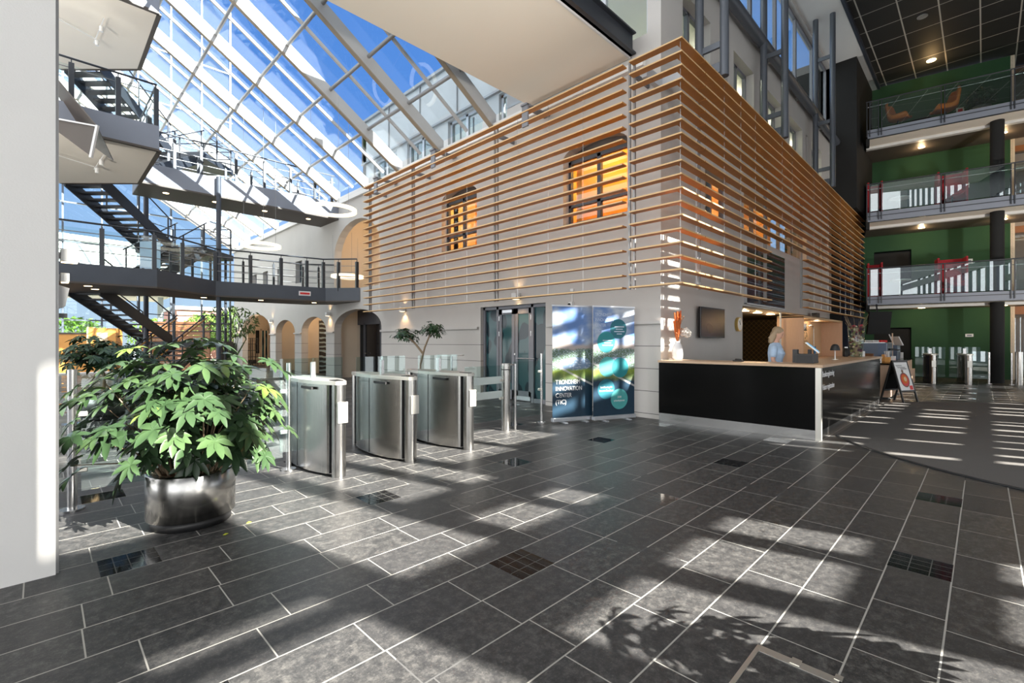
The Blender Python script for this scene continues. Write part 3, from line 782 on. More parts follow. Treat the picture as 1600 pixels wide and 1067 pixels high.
# ring lamps on thin wires
for (X, Z, z, r, lb) in ((-5.32,14,5.40,.63,'glowing ring lamp hanging in front of the upper arch, larger of the three rings'),
                         (-8.30,15.6,4.66,.55,'glowing ring lamp hanging over the first floor footbridge'),
                         (-6.35,18.2,4.0,.55,'small glowing ring lamp in the upper arch behind the railing')):
    x, y = cw(X, Z); t = thing('ring_lamp', lb, 'lamp', (x,y,z), 0, 'hanging ring lamps')
    n = 48; b = MB(); hh = .045
    for (ra, rb_, za, zb_, part, m_) in ((r-.05,r+.05,-hh,hh,'ring','ringlight'),):
        v = []; f = []
        for i in range(n):
            a = 2*math.pi*i/n
            for rr_, zz in ((ra,za),(rb_,za),(rb_,zb_),(ra,zb_)): v.append((x+rr_*math.cos(a), y+rr_*math.sin(a), z+zz))
        for i in range(n):
            j = (i+1)%n
            for k in range(4): f.append((i*4+k, i*4+(k+1)%4, j*4+(k+1)%4, j*4+k))
        b.add(v, f); b.build(part, M[m_], t)
    for a in (R(20), R(140), R(260)):
        b = MB(); p = (x+r*math.cos(a), y+r*math.sin(a), z+hh); top_ = min(rz_(p[0], 0), 9.4 if z > 4.5 else 4.9)
        b.cyl(p, (p[0],p[1], rz_(x) if z > 4.5 else 5.6), .004, 5); b.build('wire', M['greysteel'], t)

# pale blue glass screen on the first floor deck
x, y = cw(-10.55, 13.75)
t = thing('glass_screen', 'pale blue glass screen standing on the first floor footbridge in front of the stair', 'screen', (x,y,3.5))
A = Vector((*cw(-10.85,13.75),3.5)); B = Vector((*cw(-10.25,13.75),3.5)); nn_ = Vector((S2/2,S2/2,0))*.012
b = MB(); b.hexa([A+Vector((0,0,.12)),B+Vector((0,0,.12)),B+Vector((0,0,.92)),A+Vector((0,0,.92))],[A+nn_+Vector((0,0,.12)),B+nn_+Vector((0,0,.12)),B+nn_+Vector((0,0,.92)),A+nn_+Vector((0,0,.92))])
b.build('pane', mat('blue_film', (.30,.45,.62), .1), t)
for q in (A.lerp(B,.15), A.lerp(B,.85)):
    b = MB(); b.box(q.x-.03,q.x+.03,q.y-.03,q.y+.03,3.5,3.64); b.build('foot', M['steeldark'], t)
# ------------------------------------------------------------------ slat screen around the block corner
UO, VO = 7.63, 3.59                     # outer faces of the boards
DEP = .155; TH = .026
rows = [6.63 - .2297*k for k in range(19)]
scr = thing('slat_screen', 'screen of orange cedar slats wrapped around the corner of the grey block', 'screen', (UO, VO, 2.49))
scr['kind'] = 'thing'
def board(mb_, a, b, axis, z):
    """one board; axis 'y' along the arcade side, 'x' along the reception side"""
    if axis == 'y': mb_.box(UO, UO+DEP, a, b, z-TH/2, z+TH/2)
    else: mb_.box(a, b, VO, VO+DEP, z-TH/2, z+TH/2)
def edged(mb_):                          # pale sawn front edge, orange faces
    o_f = []
    for i, f in enumerate(mb_.f):
        ps = [Vector(mb_.v[k]) for k in f]
        n = (ps[1]-ps[0]).cross(ps[2]-ps[0]).normalized(); c = sum(ps, Vector())/len(ps)
        front = (abs(n.x) > .9 and c.x < UO+.01) or (abs(n.y) > .9 and c.y < VO+.01) or (abs(n.x)+abs(n.y) > .9 and min(abs(c.x-UO), abs(c.y-VO)) < .005)
        mb_.mi[i] = 1 if front else 0
    return mb_
SM = [M['slat'], M['slatedge']]
for k, z in enumerate(rows):
    b = MB(); board(b, 4.74, 14.68, 'y', z); edged(b).build('slat', SM, scr)
    b = MB(); L = [(UO,4.60),(UO,VO),(8.58,VO),(8.58,VO+DEP),(UO+DEP,VO+DEP),(UO+DEP,4.60)]
    b.prism(L[::-1], z-TH/2, z+TH/2); edged(b).build('slat', SM, scr)
    spans = [(8.60,24.9)] if k < 12 else [(8.60,12.43),(15.76,24.9)]
    for a, c in spans:
        b = MB(); board(b, a, c, 'x', z); edged(b).build('slat', SM, scr)
for v in (4.64, 8.35, 11.95, 14.52):
    b = MB()
    for d in (-.05, .05): b.box(UO+DEP+.005, UO+DEP+.045, v+d-.018, v+d+.018, 2.47, 6.72)
    b.build('post', M['greysteel'], scr)
    for z in (6.5,):
        b = MB(); b.box(UO+DEP+.04, 8.44, v-.02, v+.02, z-.05, z+.05); b.build('bracket', M['frame'], scr)
for u in (8.68, 12.5, 15.72, 19.4, 23.4):
    b = MB()
    for d in (-.05, .05): b.box(u+d-.018, u+d+.018, VO+DEP+.005, VO+DEP+.045, 2.47, 6.72)
    b.build('post', M['greysteel'], scr)
    if u < 22:
        for z in (6.5,):
            b = MB(); b.box(u-.02, u+.02, VO+DEP+.04, 4.40, z-.05, z+.05); b.build('bracket', M['frame'], scr)
for v in (5.67, 6.59, 7.5, 9.3, 10.2, 11.1, 12.8, 13.7):
    b = MB(); b.cyl((UO+.05,v,2.49),(UO+.05,v,6.64), .004, 5); b.build('cable', M['steelplain'], scr)
b = MB(); b.cyl((UO+.05,VO+.05,2.49),(UO+.05,VO+.05,6.64), .004, 5); b.build('cable', M['steelplain'], scr)
for u in (9.6,10.5,11.4,13.4,14.3,16.6,17.5,18.4,20.3,21.2,22.2,24.2):
    b = MB(); b.cyl((u,VO+.05,3.9 if 12.6 < u < 15.7 else 2.49),(u,VO+.05,6.64), .004, 5); b.build('cable', M['steelplain'], scr)
for v in (7.25, 10.75, 13.9):            # flat hooks over the top board
    b = MB(); b.box(UO-.02, 8.42, v-.09, v+.09, 6.76, 6.80); b.box(UO+.02, UO+.06, v-.09, v+.09, 6.30, 6.80); b.build('top_hook', M['frame'], scr)
b = MB(); b.box(UO+.2, 8.42, 4.35, 4.45, 6.35, 6.55); b.box(8.42,8.5,VO+.2,4.4,6.35,6.55); b.build('corner_beam', M['lightframe'], scr)

# ------------------------------------------------------------------ windows of the block
wn = 10
def window(axis, s0, s1, z0, z1, d, nx, split=None, m='darkframe', fw=.07, dep=.09, gm='glass', label=None):
    global wn; wn += 1
    r = sroot('window_%d' % wn, label)
    def bx(b, a0, a1, c0, c1, e0, e1):
        if axis == 'y': b.box(e0, e1, a0, a1, c0, c1)
        else: b.box(a0, a1, e0, e1, c0, c1)
    b = MB()
    bx(b, s0, s1, z0, z0+fw, d, d+dep); bx(b, s0, s1, z1-fw, z1, d, d+dep)
    for i in range(nx+1):
        s = s0 + (s1-s0)*i/nx; w_ = fw if i in (0, nx) else fw*1.3
        a = min(max(s-w_/2, s0), s1-w_); bx(b, a, a+w_, z0, z1, d, d+dep)
    if split: bx(b, s0, s1, z0+split-.03, z0+split+.03, d, d+dep)
    b.build('frame', M[m], r)
    b = MB(); bx(b, s0+.02, s1-.02, z0+.02, z1-.02, d+dep/2-.004, d+dep/2+.004); b.build('pane', M[gm], r)
    return r
window('y', 5.11, 6.77, 4.14, 5.62, 8.62, 2, .45, label='left window of warm light')
window('y', 9.78, 11.37, 4.14, 5.62, 8.62, 2, .45)
for a, b_ in WIN_A:
    b = MB(); n = 12
    poly = [((a+b_)/2 - (b_-a)/2*math.cos(math.pi*i/n), 5.60 + .30*math.sin(math.pi*i/n)) for i in range(n+1)]
    b.add([(8.66,y,z) for y,z in poly] + [(8.70,y,z) for y,z in poly], [list(range(n+1)), list(range(n+1,2*n+2))[::-1]]); trim(b, M['brown'])
for y in SMALLW: window('y', y, y+.75, 4.2, 5.2, 8.60, 1, gm='leafglass', m='frame')
window('x', 10.45, 11.95, 4.27, 5.4, 4.56, 2, m='frame')
window('x', 12.85, 18.95, 4.27, 5.4, 4.56, 5, m='frame')
window('x', 20.7, 22.3, 4.27, 5.4, 4.56, 2, m='frame')
for a, b_ in UW: window('x', a, b_, 7.0, 8.72, 4.58, 2, m='frame')
for a in UN: window('x', a, a+.28, 7.0, 8.72, 4.60, 1, m='frame', gm='leafglass')
window('x', 9.4, 22.5, 9.95, 12.5, 4.5, 6, m='frame', fw=.10)
window('y', 4.66, 8.0, 7.55, 11.2, 8.55, 3, 2.6, m='lightframe', fw=.09)
for y in (9.2, 11.9, 14.6, 17.3): window('y', y, y+1.9, 7.4, 9.5, 10.62, 2, .5, m='lightframe', fw=.09, gm='galglass')

# ------------------------------------------------------------------ double door with leaf film
dr = sroot('door_1', 'grey framed double glass door with leaf pattern film')
b = MB(); y0, y1 = DOOR
for y, w_ in ((y0,.07),(y1-.07,.07),(9.02,.08),(7.78,.08)): b.box(8.52, 8.64, y, y+w_, 0, 2.42)
b.box(8.52, 8.64, y0, y1, 2.34, 2.42); b.build('frame', M['frame'], dr)
for a, c, m_ in ((7.37,7.78,'leafglass'),(9.10,9.55,'leafglass')):
    b = MB(); b.box(8.57, 8.59, a, c, .10, 2.34); b.build('side_pane', M[m_], dr)
    b = MB(); b.box(8.53, 8.63, a, c, 0, .10); b.build('side_sill', M['frame'], dr)
for a, c in ((7.86,8.43),(8.45,9.02)):
    b = MB(); b.box(8.54,8.60,a,a+.10,.02,2.33); b.box(8.54,8.60,c-.10,c,.02,2.33); b.box(8.54,8.60,a,c,.02,.26); b.box(8.54,8.60,a,c,2.20,2.33)
    lf = b.build('leaf_frame', M['frame'], dr)
    b = MB(); b.box(8.56,8.58,a+.1,c-.1,.26,2.20); b.build('pane', M['leafglass'], dr)
    b = MB()
    h = a+.015 if a < 8 else c-.015
    for z in (.3,1.7,2.1): b.cyl((8.53,h,z-.06),(8.53,h,z+.06),.012,8)
    b.build('hinge', M['steelplain'], dr)
b = MB(); b.cyl((8.50,8.35,1.08),(8.50,7.75,1.08),.014,8); b.cyl((8.54,8.35,1.08),(8.50,8.35,1.08),.012,8); b.cyl((8.54,7.75,1.08),(8.50,7.75,1.08),.012,8); b.cyl((8.54,8.44,1.18),(8.53,8.44,1.18),.025,10); b.build('push_bar', M['steelplain'], dr)
b = MB(); b.box(8.49,8.54,8.5,8.85,2.24,2.31); b.build('door_closer', M['aluminium'], dr)
b = MB(); b.box(8.525,8.54,7.9,8.4,.03,.13); b.build('kick_plate', M['aluminium'], dr)
b = MB(); b.box(8.50, 8.56, 7.2, 9.2, 2.44, 2.48); trim(b, M['darkframe'])

# dark door set in the big arch, door and screens in the other arches
d2 = sroot('door_2', 'dark glazed door deep in the big arch')
b = MB(); b.box(9.5,9.6,15.0,18.75,0,.12); b.box(9.5,9.6,15.0,18.75,2.2,3.2)
for y in (15.0,16.25,16.75,18.1): b.box(9.5,9.6,y,y+.14,0,2.3)
b.build('frame', M['darkframe'], d2)
b = MB(); b.box(9.54,9.56,15.0,18.1,.1,2.25); b.build('pane', M['blackgloss'], d2)
b = MB()
for z in (.5,1.5,2.0): b.box(9.48,9.5,16.27,16.31,z,z+.16)
b.box(9.44,9.48,17.9,18.02,1.0,1.03); b.build('hinge', M['steelplain'], d2)
b = MB(); b.box(9.62,9.7,14.9,18.9,0,3.2); struct(b.build('wall_east', M['black']))
d3 = sroot('door_3', 'narrow glazed door in the far arch')
b = MB(); b.box(9.86,10.3,32.30,32.4,2.2,2.30); b.box(9.86,10.3,32.30,32.4,0,.08)
for x in (9.86,10.06,10.24): b.box(x,x+.06,32.30,32.4,0,2.3)
b.build('frame', M['beige'], d3)
b = MB(); b.box(9.88,10.3,32.34,32.36,.05,2.25); b.build('pane', M['leafglass'], d3)
b = MB(); b.box(9.58,9.78,32.34,32.4,.75,2.2)
o = b.build('notice_board', M['deepblack']); tag(o, 'tall narrow black notice board on the wall inside the far arch', 'board')
d4 = sroot('door_4', 'door at the end of the first floor bridge')
b = MB(); b.box(10.22,10.29,16.3,17.3,3.5,5.6); b.build('leaf', M['brown'], d4)
b = MB(); b.box(10.18,10.22,16.4,16.5,4.5,4.54); b.build('door_handle', M['steelplain'], d4)
rk = thing('shelf_rack', 'open black grid rack standing inside the far arch', 'rack', (9.2,32.0,0))
b = MB()
for x in (8.88,9.19,9.5):
    for y in (31.7,32.05): b.box(x-.018,x+.018,y-.018,y+.018,0,1.72)
b.build('frame', M['steeldark'], rk)
for z in (.15,.55,.95,1.35,1.70):
    b = MB(); b.box(8.88,9.5,31.7,32.05,z-.014,z+.014); b.build('shelf', M['steeldark'], rk)
b = MB(); b.box(8.92,9.45,31.72,32.02,.17,.36); tag(b.build('storage_crate', M['blacksoft']), 'low black crate on the bottom shelf of the rack', 'crate')
pc = MB(); pc.box(9.35,9.85,22.24,22.29,0,2.5)
pm_ = mat('patterned_print', (.3,.3,.3), .5); gg = NT(pm_); vv, x_, y_, z_ = gg.xyz()
wv = gg.n('ShaderNodeTexWave', wave_type='BANDS', bands_direction='Z'); gg.l.new(vv, wv.inputs['Vector']); wv.inputs['Scale'].default_value = 1.4; wv.inputs['Distortion'].default_value = 6
gg.l.new(gg.ramp(wv.outputs['Fac'], [(0,(.02,.02,.02)),(.70,(.03,.02,.02)),(.76,(.55,.55,.53)),(1,(.2,.35,.42))]), bs(pm_).inputs['Base Color'])
wp = thing('wall_poster', 'dark poster with pale swirling bands inside the third arch', 'poster', (9.35,22.24,0))
pc.build('print', pm_, wp)

# ------------------------------------------------------------------ wall lamps
def sconce(x, y, z, label, r=.085, h=.15, nx=-1):
    t = thing('wall_lamp', label, 'lamp', (x,y,z-h/2), 0, 'white box wall lamps')
    b = MB(); b.box(x+nx*.19, x+nx*.03, y-.08, y+.08, z-h/2, z+h/2); b.build('shade', M['whiteplastic'], t, bevel=.01)
    b = MB(); b.box(x+nx*.03, x, y-.03, y+.03, z-.04, z+.04); b.build('bracket', M['whiteplastic'], t)
    b = MB(); b.box(x+nx*.17, x+nx*.05, y-.06, y+.06, z-h/2-.004, z-h/2+.004); b.build('diffuser', M['warm'], t)
    for s, e in ((-1, 18), (1, 5)):
        l = bpy.data.lights.new('lamp_light', 'SPOT'); l.energy = e*LAMP; l.color = (1,.62,.3); l.spot_size = R(110); l.spot_blend = .6; l.shadow_soft_size = .05
        o = bpy.data.objects.new('lamp_light', l); COL.objects.link(o); o.parent = t
        o.location = (nx*.11, 0, h/2 + s*(h/2+.03)); o.rotation_euler = (0 if s < 0 else math.pi, 0, 0)
    return t
sconce(8.42, 8.18, 2.62, 'white wall lamp above the double door')
sconce(8.42, 13.35, 2.55, 'white wall lamp on the grey wall right of the big arch')
sconce(8.42, 18.98, 2.62, 'white wall lamp on the pier left of the big arch')
sconce(8.42, 25.75, 2.55, 'white wall lamp between the first and second arch')
sconce(8.42, 31.6, 2.55, 'white wall lamp at the far end of the arcade')
# lamps and boxes on the side of the near pier
for (z, h, d, lb) in ((2.08,.085,.10,'white wall lamp box on the side of the white pier, upper one'), (1.93,.06,.055,'grey wall lamp box on the side of the white pier, lower one')):
    t = thing('wall_lamp', lb, 'lamp', (.085,4.40,z-h/2)); b = MB(); b.box(.095,.085+d,4.36,4.44,z-h/2,z+h/2); b.build('shade', M['whiteplastic'], t, bevel=.004)
    b = MB(); b.box(.085,.10,4.385,4.415,z-.02,z+.02); b.build('bracket', M['greysteel'], t)
    b = MB(); b.box(.10,.08+d,4.37,4.43,z-h/2-.003,z-h/2+.002); b.build('diffuser', M['warm'], t)
t = thing('door_phone', 'pale tilted panel on the side of the white pier', 'panel', (.085,4.42,1.72))
b = MB(); b.hexa([(.085,4.38,1.72),(.12,4.38,1.74),(.14,4.38,1.86),(.085,4.38,1.88)],[(.085,4.45,1.72),(.12,4.45,1.74),(.14,4.45,1.86),(.085,4.45,1.88)]); b.build('body', M['greysteel'], t)
b = MB(); b.box(.085,.13,4.39,4.44,1.66,1.69); b.build('hook', M['steeldark'], t)
# camera on a cord over the banner
t = thing('security_camera', 'small white dome camera with cable on the wall above the banners', 'camera', (8.38,6.5,2.34))
b = MB(); b.box(8.34,8.42,6.46,6.56,2.30,2.38); b.build('base', M['whiteplastic'], t)
b = MB(); b.ball((8.33,6.53,2.32), .035, 8); b.build('lens', M['blackgloss'], t)
b = MB(); b.cyl((8.41,6.5,2.38),(8.41,6.5,2.62),.012,8); b.box(8.38,8.42,6.46,6.54,2.62,2.68); b.build('cable', M['whiteplastic'], t)

# ------------------------------------------------------------------ tubes hanging in front of the reception side
pairs = [(9.55,'nearest the corner'), (13.55,'in the middle'), (19.0,'nearest the black tower')]
for u, lb in pairs:
    t = thing('tube_ladder', 'pair of vertical blue grey tubes above the slats, '+lb, 'tube frame', (u,3.75,6.8), 0, 'vertical tube pairs above the slat screen')
    for y in (3.62, 4.12):
        b = MB(); b.cyl((u,y,6.74),(u,y,12.62),.085,18); b.build('tube', M['tube'], t)
    for z in (7.4,9.0,11.2):
        b = MB(); b.box(u-.03,u+.03,3.62,4.12,z-.06,z+.06); b.build('rung', M['tube'], t)
    b = MB(); b.box(u-.02,u+.02,3.66,4.08,6.85,7.05); b.build('foot_plate', M['tube'], t)
t = thing('pipe', 'thick dark horizontal tube beam above the upper windows', 'beam', (9,4.12,9.45))
b = MB(); b.cyl((8.5,4.16,9.45),(22.5,4.16,9.45),.13,18); b.build('beam', M['tube'], t)
for u in (11.2,14.7,17.6,20.6):
    b = MB(); b.cyl((u,4.16,9.45),(u,4.4,9.45),.03,8); b.build('stud', M['steelplain'], t)

# ------------------------------------------------------------------ glass notice panel on the reception side
t = thing('info_panel', 'dark glass panel with shelves printed on it, above the alcove', 'panel', (12.87,4.34,2.5))
pmm = mat('panel_print', (.03,.035,.05), .07); gg = NT(pmm); vv, x_, y_, z_ = gg.xyz()
f1 = gg.m('LESS_THAN', gg.m('FRACT', gg.m('MULTIPLY', z_, 5.5)), .10); nz = gg.noise(gg.scale(vv, 5, 1, 9), 2, 2)
gg.l.new(gg.mix(gg.m('MULTIPLY', gg.m('GREATER_THAN', nz, .55), .8), gg.mix(f1, (.02,.022,.03,1), (.22,.24,.28,1)), (.07,.08,.10,1)), bs(pmm).inputs['Base Color'])
b = MB(); b.box(12.9,16.2,4.33,4.38,2.5,4.05); b.build('sheet', pmm, t)
b = MB(); b.box(12.87,16.23,4.32,4.39,2.47,2.50); b.box(12.87,12.9,4.32,4.39,2.47,4.07); b.build('frame', M['lightframe'], t)
vnt = [(9.8,11.9),(13.0,16.4),(17.0,19.2),(20.3,22.2)]
for i, (a, c) in enumerate(vnt):
    tt = thing('vent_slot', 'long dark air slot in the wall above the %s reception side window' % ('first','second','third','fourth')[i], 'vent', (a,4.37,5.75))
    b = MB(); b.box(a,c,4.372,4.385,5.72,5.80); b.build('grille', M['steeldark'], tt)
# ------------------------------------------------------------------ access gates
def ellipse(a, b, n=40): return [(b*math.cos(2*math.pi*i/n), a*math.sin(2*math.pi*i/n)) for i in range(n)]
def lens(a, b, n=20):          # pointed-round plan, long axis on y
    p = []
    for i in range(n+1):
        t = -1 + 2*i/n; p.append((b*(1-abs(t)**2.4)+.062, a*t))
    for i in range(n+1):
        t = 1 - 2*i/n; p.append((-(b*(1-abs(t)**2.4)+.062), a*t))
    return p
def make_gate(label, loc, rz=0, wings=(-1,1), wl=.40):
    t = thing('turnstile', label, 'turnstile', (loc[0],loc[1],0), rz, 'steel access gates')
    k = dict(parent=t, world=False)
    b = MB(); b.prism(lens(.62,.125), .02, 1.02, True); b.build('cabinet', M['steel'], **k)
    b = MB(); b.prism(lens(.76,.14), 1.02, 1.06, True); b.build('top_plate', M['steelpale'], **k, bevel=.004)
    for s in (-1, 1):
        b = MB(); b.cyl((0,s*.70,0),(0,s*.70,1.02),.075,24); b.build('end_column', M['steel'], **k)
    b = MB(); b.box(-.075,.075,-.632,-.618,.03,1.02); b.box(-.075,.075,.618,.632,.03,1.02); b.box(-.19,.19,-.008,.008,.03,1.018); b.build('seam', M['blacksoft'], **k)
    b = MB(); b.box(-.05,.065,-.795,-.765,.60,.83); rd = b.build('card_reader', M['steelpale'], **k, bevel=.004)
    b = MB(); b.box(-.035,.045,-.797,-.795,.64,.79); b.build('reader_plate', M['steelpale'], rd, world=False)
    b = MB(); b.box(-.045,.045,-.72,-.56,1.06,1.068); b.build('display', M['blackgloss'], **k)
    b = MB(); b.box(-.19,-.165,-.42,-.12,.955,.985); b.build('slot', M['blacksoft'], **k)
    for s in wings:
        b = MB(); b.box(min(s*.02,s*wl), max(s*.02,s*wl), .06*s-.005, .06*s+.005, .22, 1.30); b.build('glass_wing', M['tealglass'], **k)
        b = MB(); b.box(s*.03-.02, s*.03+.02, .06*s-.018, .06*s+.018, 1.06, 1.25); b.build('wing_post', M['steelplain'], **k)
    return t
make_gate('steel access gate nearest the big leafy plant', (2.35,5.78))
make_gate('middle of the three near steel access gates', (3.28,5.78))
make_gate('steel access gate nearest the double door, right of the other two', (4.22,5.78))
def gpos(t, n): p = gp(t, n, 0); return (p[0], p[1])
ga = math.atan2(GN.y, GN.x) - math.pi/2
make_gate('far steel access gate next to the coffee bar under the gallery', gpos(1.80,-.45), ga, wl=.42)
make_gate('far steel access gate left of the black column under the gallery', gpos(2.78,-.1), ga, wl=.42)
def gpost(name, label, x, y, r, h, clamps=(), base=True, side=1, grp=None):
    t = thing(name, label, 'post', (x,y,0), 0, grp)
    b = MB(); b.cyl((x,y,0),(x,y,h),r,18); b.build('pole', M['steelplain'] if r < .05 else M['steel'], t)
    if base:
        b = MB(); b.cyl((x,y,0),(x,y,.018),r+.055,20); b.build('base', M['steelplain'], t)
    for z in clamps:
        b = MB(); b.box(min(x,x+side*(r+.07)),max(x,x+side*(r+.07)),y-.016,y+.016,z-.022,z+.022); b.build('clamp', M['steelpale'], t, bevel=.008)
    return t
gpost('barrier_post', 'slim steel barrier post between the white pier and the big plant', .20, 5.73, .034, 1.25, (.35,.85), grp='slim steel glass barrier posts')
gpost('barrier_post', 'slim steel barrier post touching the first access gate', 2.05, 5.74, .026, 1.25, (.45,.92), side=-1, grp='slim steel glass barrier posts')
for a, c, lb in ((.26,.98,'clear glass barrier pane held by the post near the white pier'),(1.12,1.98,'clear glass barrier pane held by the post beside the first gate')):
    b = MB(); b.box(a,c,5.725,5.737,.16,1.20); tag(b.build('glass_barrier', M['tealglass']), lb, 'glass pane')
t = gpost('bollard', 'thick steel bollard with black ring between the gates and the banners', 5.57, 5.72, .08, 1.13, (.55,.85), base=False, side=-1)
b = MB(); b.cyl((5.57,5.72,1.02),(5.57,5.72,1.035),.082,20); b.build('black_ring', M['blacksoft'], t)
b = MB(); b.cyl((5.74,5.66,0),(5.74,5.66,1.12),.022,12); b.cyl((5.57,5.72,1.1),(5.74,5.66,1.1),.012,8); b.build('side_pole', M['steelplain'], t)
t = thing('glass_barrier', 'glass barrier pane with two frosted bands beside the thick bollard', 'glass pane', (4.7,5.72,.2))
b = MB(); b.box(4.68,5.48,5.714,5.726,.2,1.1); b.build('glass_sheet', M['tealglass'], t)
for z in (.62,.86):
    b = MB(); b.box(4.68,5.48,5.712,5.714,z-.06,z+.06); b.build('frosted_band', M['frost'], t)
gpost('barrier_post', 'slim steel barrier post directly left of the blue banner', 6.55, 5.78, .022, 1.28, (.62,.95), side=-1, grp='slim steel glass barrier posts')
b = MB(); b.box(5.80,6.50,5.774,5.786,.16,1.15); tag(b.build('glass_barrier', M['tealglass']), 'clear glass barrier pane left of the blue banner', 'glass pane')
x, y = gpos(3.42,-.05); gpost('barrier_post', 'slim steel barrier post left of the black column at the far gates', x, y, .03, 1.12, (.4,.9), side=-1)
x2, y2 = gpos(3.98,-.05); gpost('barrier_post', 'slim steel barrier post right of the black column', x2, y2, .028, 1.10)
x3, y3 = gpos(4.16,-.05); gpost('bollard', 'thick steel bollard right of the black column', x3, y3, .10, 1.14, (.5,.85), base=False)
b = MB(); gbox(b, 2.95, 3.38, -.06, -.048, .18, 1.15); tag(b.build('glass_barrier', M['galglass']), 'glass pane left of the black column at the far gates', 'glass pane')
b = MB(); gbox(b, 4.30, 5.6, -.06, -.048, .18, 1.05); tag(b.build('glass_barrier', M['galglass']), 'glass pane right of the far bollard', 'glass pane')

# ------------------------------------------------------------------ black gallery column
x, y = gpos(3.78,.73)
for z0, z1, lb in ((0,2.93,'at ground level beside the far gates'), (3.26,6.20,'standing on the first gallery'), (6.57,9.48,'standing on the second gallery')):
    b = MB(); b.cyl((x,y,z0),(x,y,z1),.19,24); tag(b.build('round_column', M['black']), 'round black column '+lb, 'column')

# ------------------------------------------------------------------ roll-up banners
def sm_step(g_, v, a, b):
    r = g_.n('ShaderNodeMapRange', interpolation_type='SMOOTHSTEP'); g_.l.new(v, r.inputs[0]); r.inputs[1].default_value = a; r.inputs[2].default_value = b; return r.outputs[0]
def print_mat(name, seed, stripes=False):
    m = mat(name, (.3,.4,.6), .35); g_ = NT(m); v, x_, y_, z_ = g_.xyz()
    n1 = g_.noise(g_.scale(v, 1, 1, 1.6), 1.3+.2*seed, 3); n2 = g_.noise(g_.scale(v, 1, 1, 2.6), 26, 6, .75); n3 = g_.noise(v, 5, 3)
    vo = g_.n('ShaderNodeTexVoronoi'); g_.l.new(g_.scale(v, 1, 1, 2.2), vo.inputs['Vector']); vo.inputs['Scale'].default_value = 16
    sky = g_.mix(sm_step(g_, n1, .40, .66), (.10,.20,.45,1), (.50,.56,.62,1))
    city = g_.ramp(n2, [(0,(.02,.03,.02)),(.42,(.05,.09,.06)),(.5,(.14,.22,.10)),(.56,(.20,.28,.40)),(.66,(.62,.64,.66)),(1,(.75,.74,.7))])
    city = g_.mix(g_.m('LESS_THAN', vo.outputs['Distance'], .2), city, (.55,.60,.68,1))
    el = g_.m('ADD', g_.m('POWER', g_.m('DIVIDE', g_.m('SUBTRACT', x_, .50), .36), 2), g_.m('POWER', g_.m('DIVIDE', g_.m('SUBTRACT', z_, 1.08), .13), 2))
    hall = g_.mix(g_.m('GREATER_THAN', vo.outputs['Distance'], .42), (.34,.40,.50,1), (.16,.24,.36,1))
    city = g_.mix(g_.m('LESS_THAN', g_.m('ADD', el, g_.m('MULTIPLY', n3, .5)), 1.2), city, hall)
    road = g_.m('ABSOLUTE', g_.m('SUBTRACT', z_, g_.m('SUBTRACT', 1.10, g_.m('MULTIPLY', x_, .48))))
    fld = g_.ramp(n3, [(0,(.10,.16,.03)),(.5,(.26,.36,.05)),(.62,(.42,.44,.14)),(1,(.5,.5,.35))])
    nav = g_.mix(n3, (.010,.030,.055,1), (.018,.05,.085,1))
    wob = g_.m('ADD', z_, g_.m('MULTIPLY', g_.m('SUBTRACT', n3, .5), .16))
    def above(h, w=.03):
        r = g_.n('ShaderNodeMapRange'); g_.l.new(wob, r.inputs[0]); r.inputs[1].default_value = h-w; r.inputs[2].default_value = h+w; return r.outputs[0]
    c = g_.mix(above(.84,.10), nav, fld); c = g_.mix(above(.97,.03), c, city); c = g_.mix(g_.m('MULTIPLY', g_.m('LESS_THAN', road, .02), .8), c, (.50,.50,.48,1)); c = g_.mix(above(1.36,.02), c, (.42,.36,.34,1)); c = g_.mix(above(1.45,.03), c, sky)
    g_.l.new(c, bs(m).inputs['Base Color'])
    return m
def banner(label, p, q, seed):
    dx, dy = q[0]-p[0], q[1]-p[1]; w_ = math.hypot(dx,dy)
    t = thing('roll_up_banner', label, 'banner', (p[0],p[1],0), math.atan2(dy,dx), 'roll up banners by the double door')
    k = dict(parent=t, world=False)
    b = MB(); b.box(.01,w_-.01,-.003,.003,.08,2.15); b.build('print', print_mat('banner_print_%d' % seed, seed), **k)
    b = MB(); b.box(0,w_,-.05,.05,.025,.10); b.build('base', M['aluminium'], **k, bevel=.012)
    for s in (.22,w_-.22):
        b = MB(); b.box(s-.035,s+.035,-.16,.14,0,.025); b.build('foot', M['aluminium'], **k, bevel=.006)
    b = MB(); b.box(0,w_,-.012,.012,2.145,2.175); b.build('top_bar', M['aluminium'], **k)
    b = MB(); b.cyl((w_/2,.03,.08),(w_/2,.02,2.15),.01,8); b.build('support_pole', M['aluminium'], **k)
    return t, w_
UPR = (R(90),0,0)
t, w_ = banner('blue roll-up banner with white innovation center lettering on dark blue, left of the pair', (6.60,5.57), (7.42,5.25), 1)
for i, (a, c) in enumerate((('T','RONDHEIM'),('I','NNOVATION'),('C','ENTER'),('(TIC)',''))):
    z = .715 - i*.122
    text(a, .115, M['letter'], t, (.07,-.005,z), UPR, depth=.001, sx=.92)
    if c: text(c, .112, M['letter'], t, (.07 + (.072,.036,.082)[i],-.005,z), UPR, depth=.0006, sx=.78)
t, w_ = banner('blue roll-up banner with overlapping teal circles, right of the pair', (7.29,5.16), (8.19,4.81), 2)
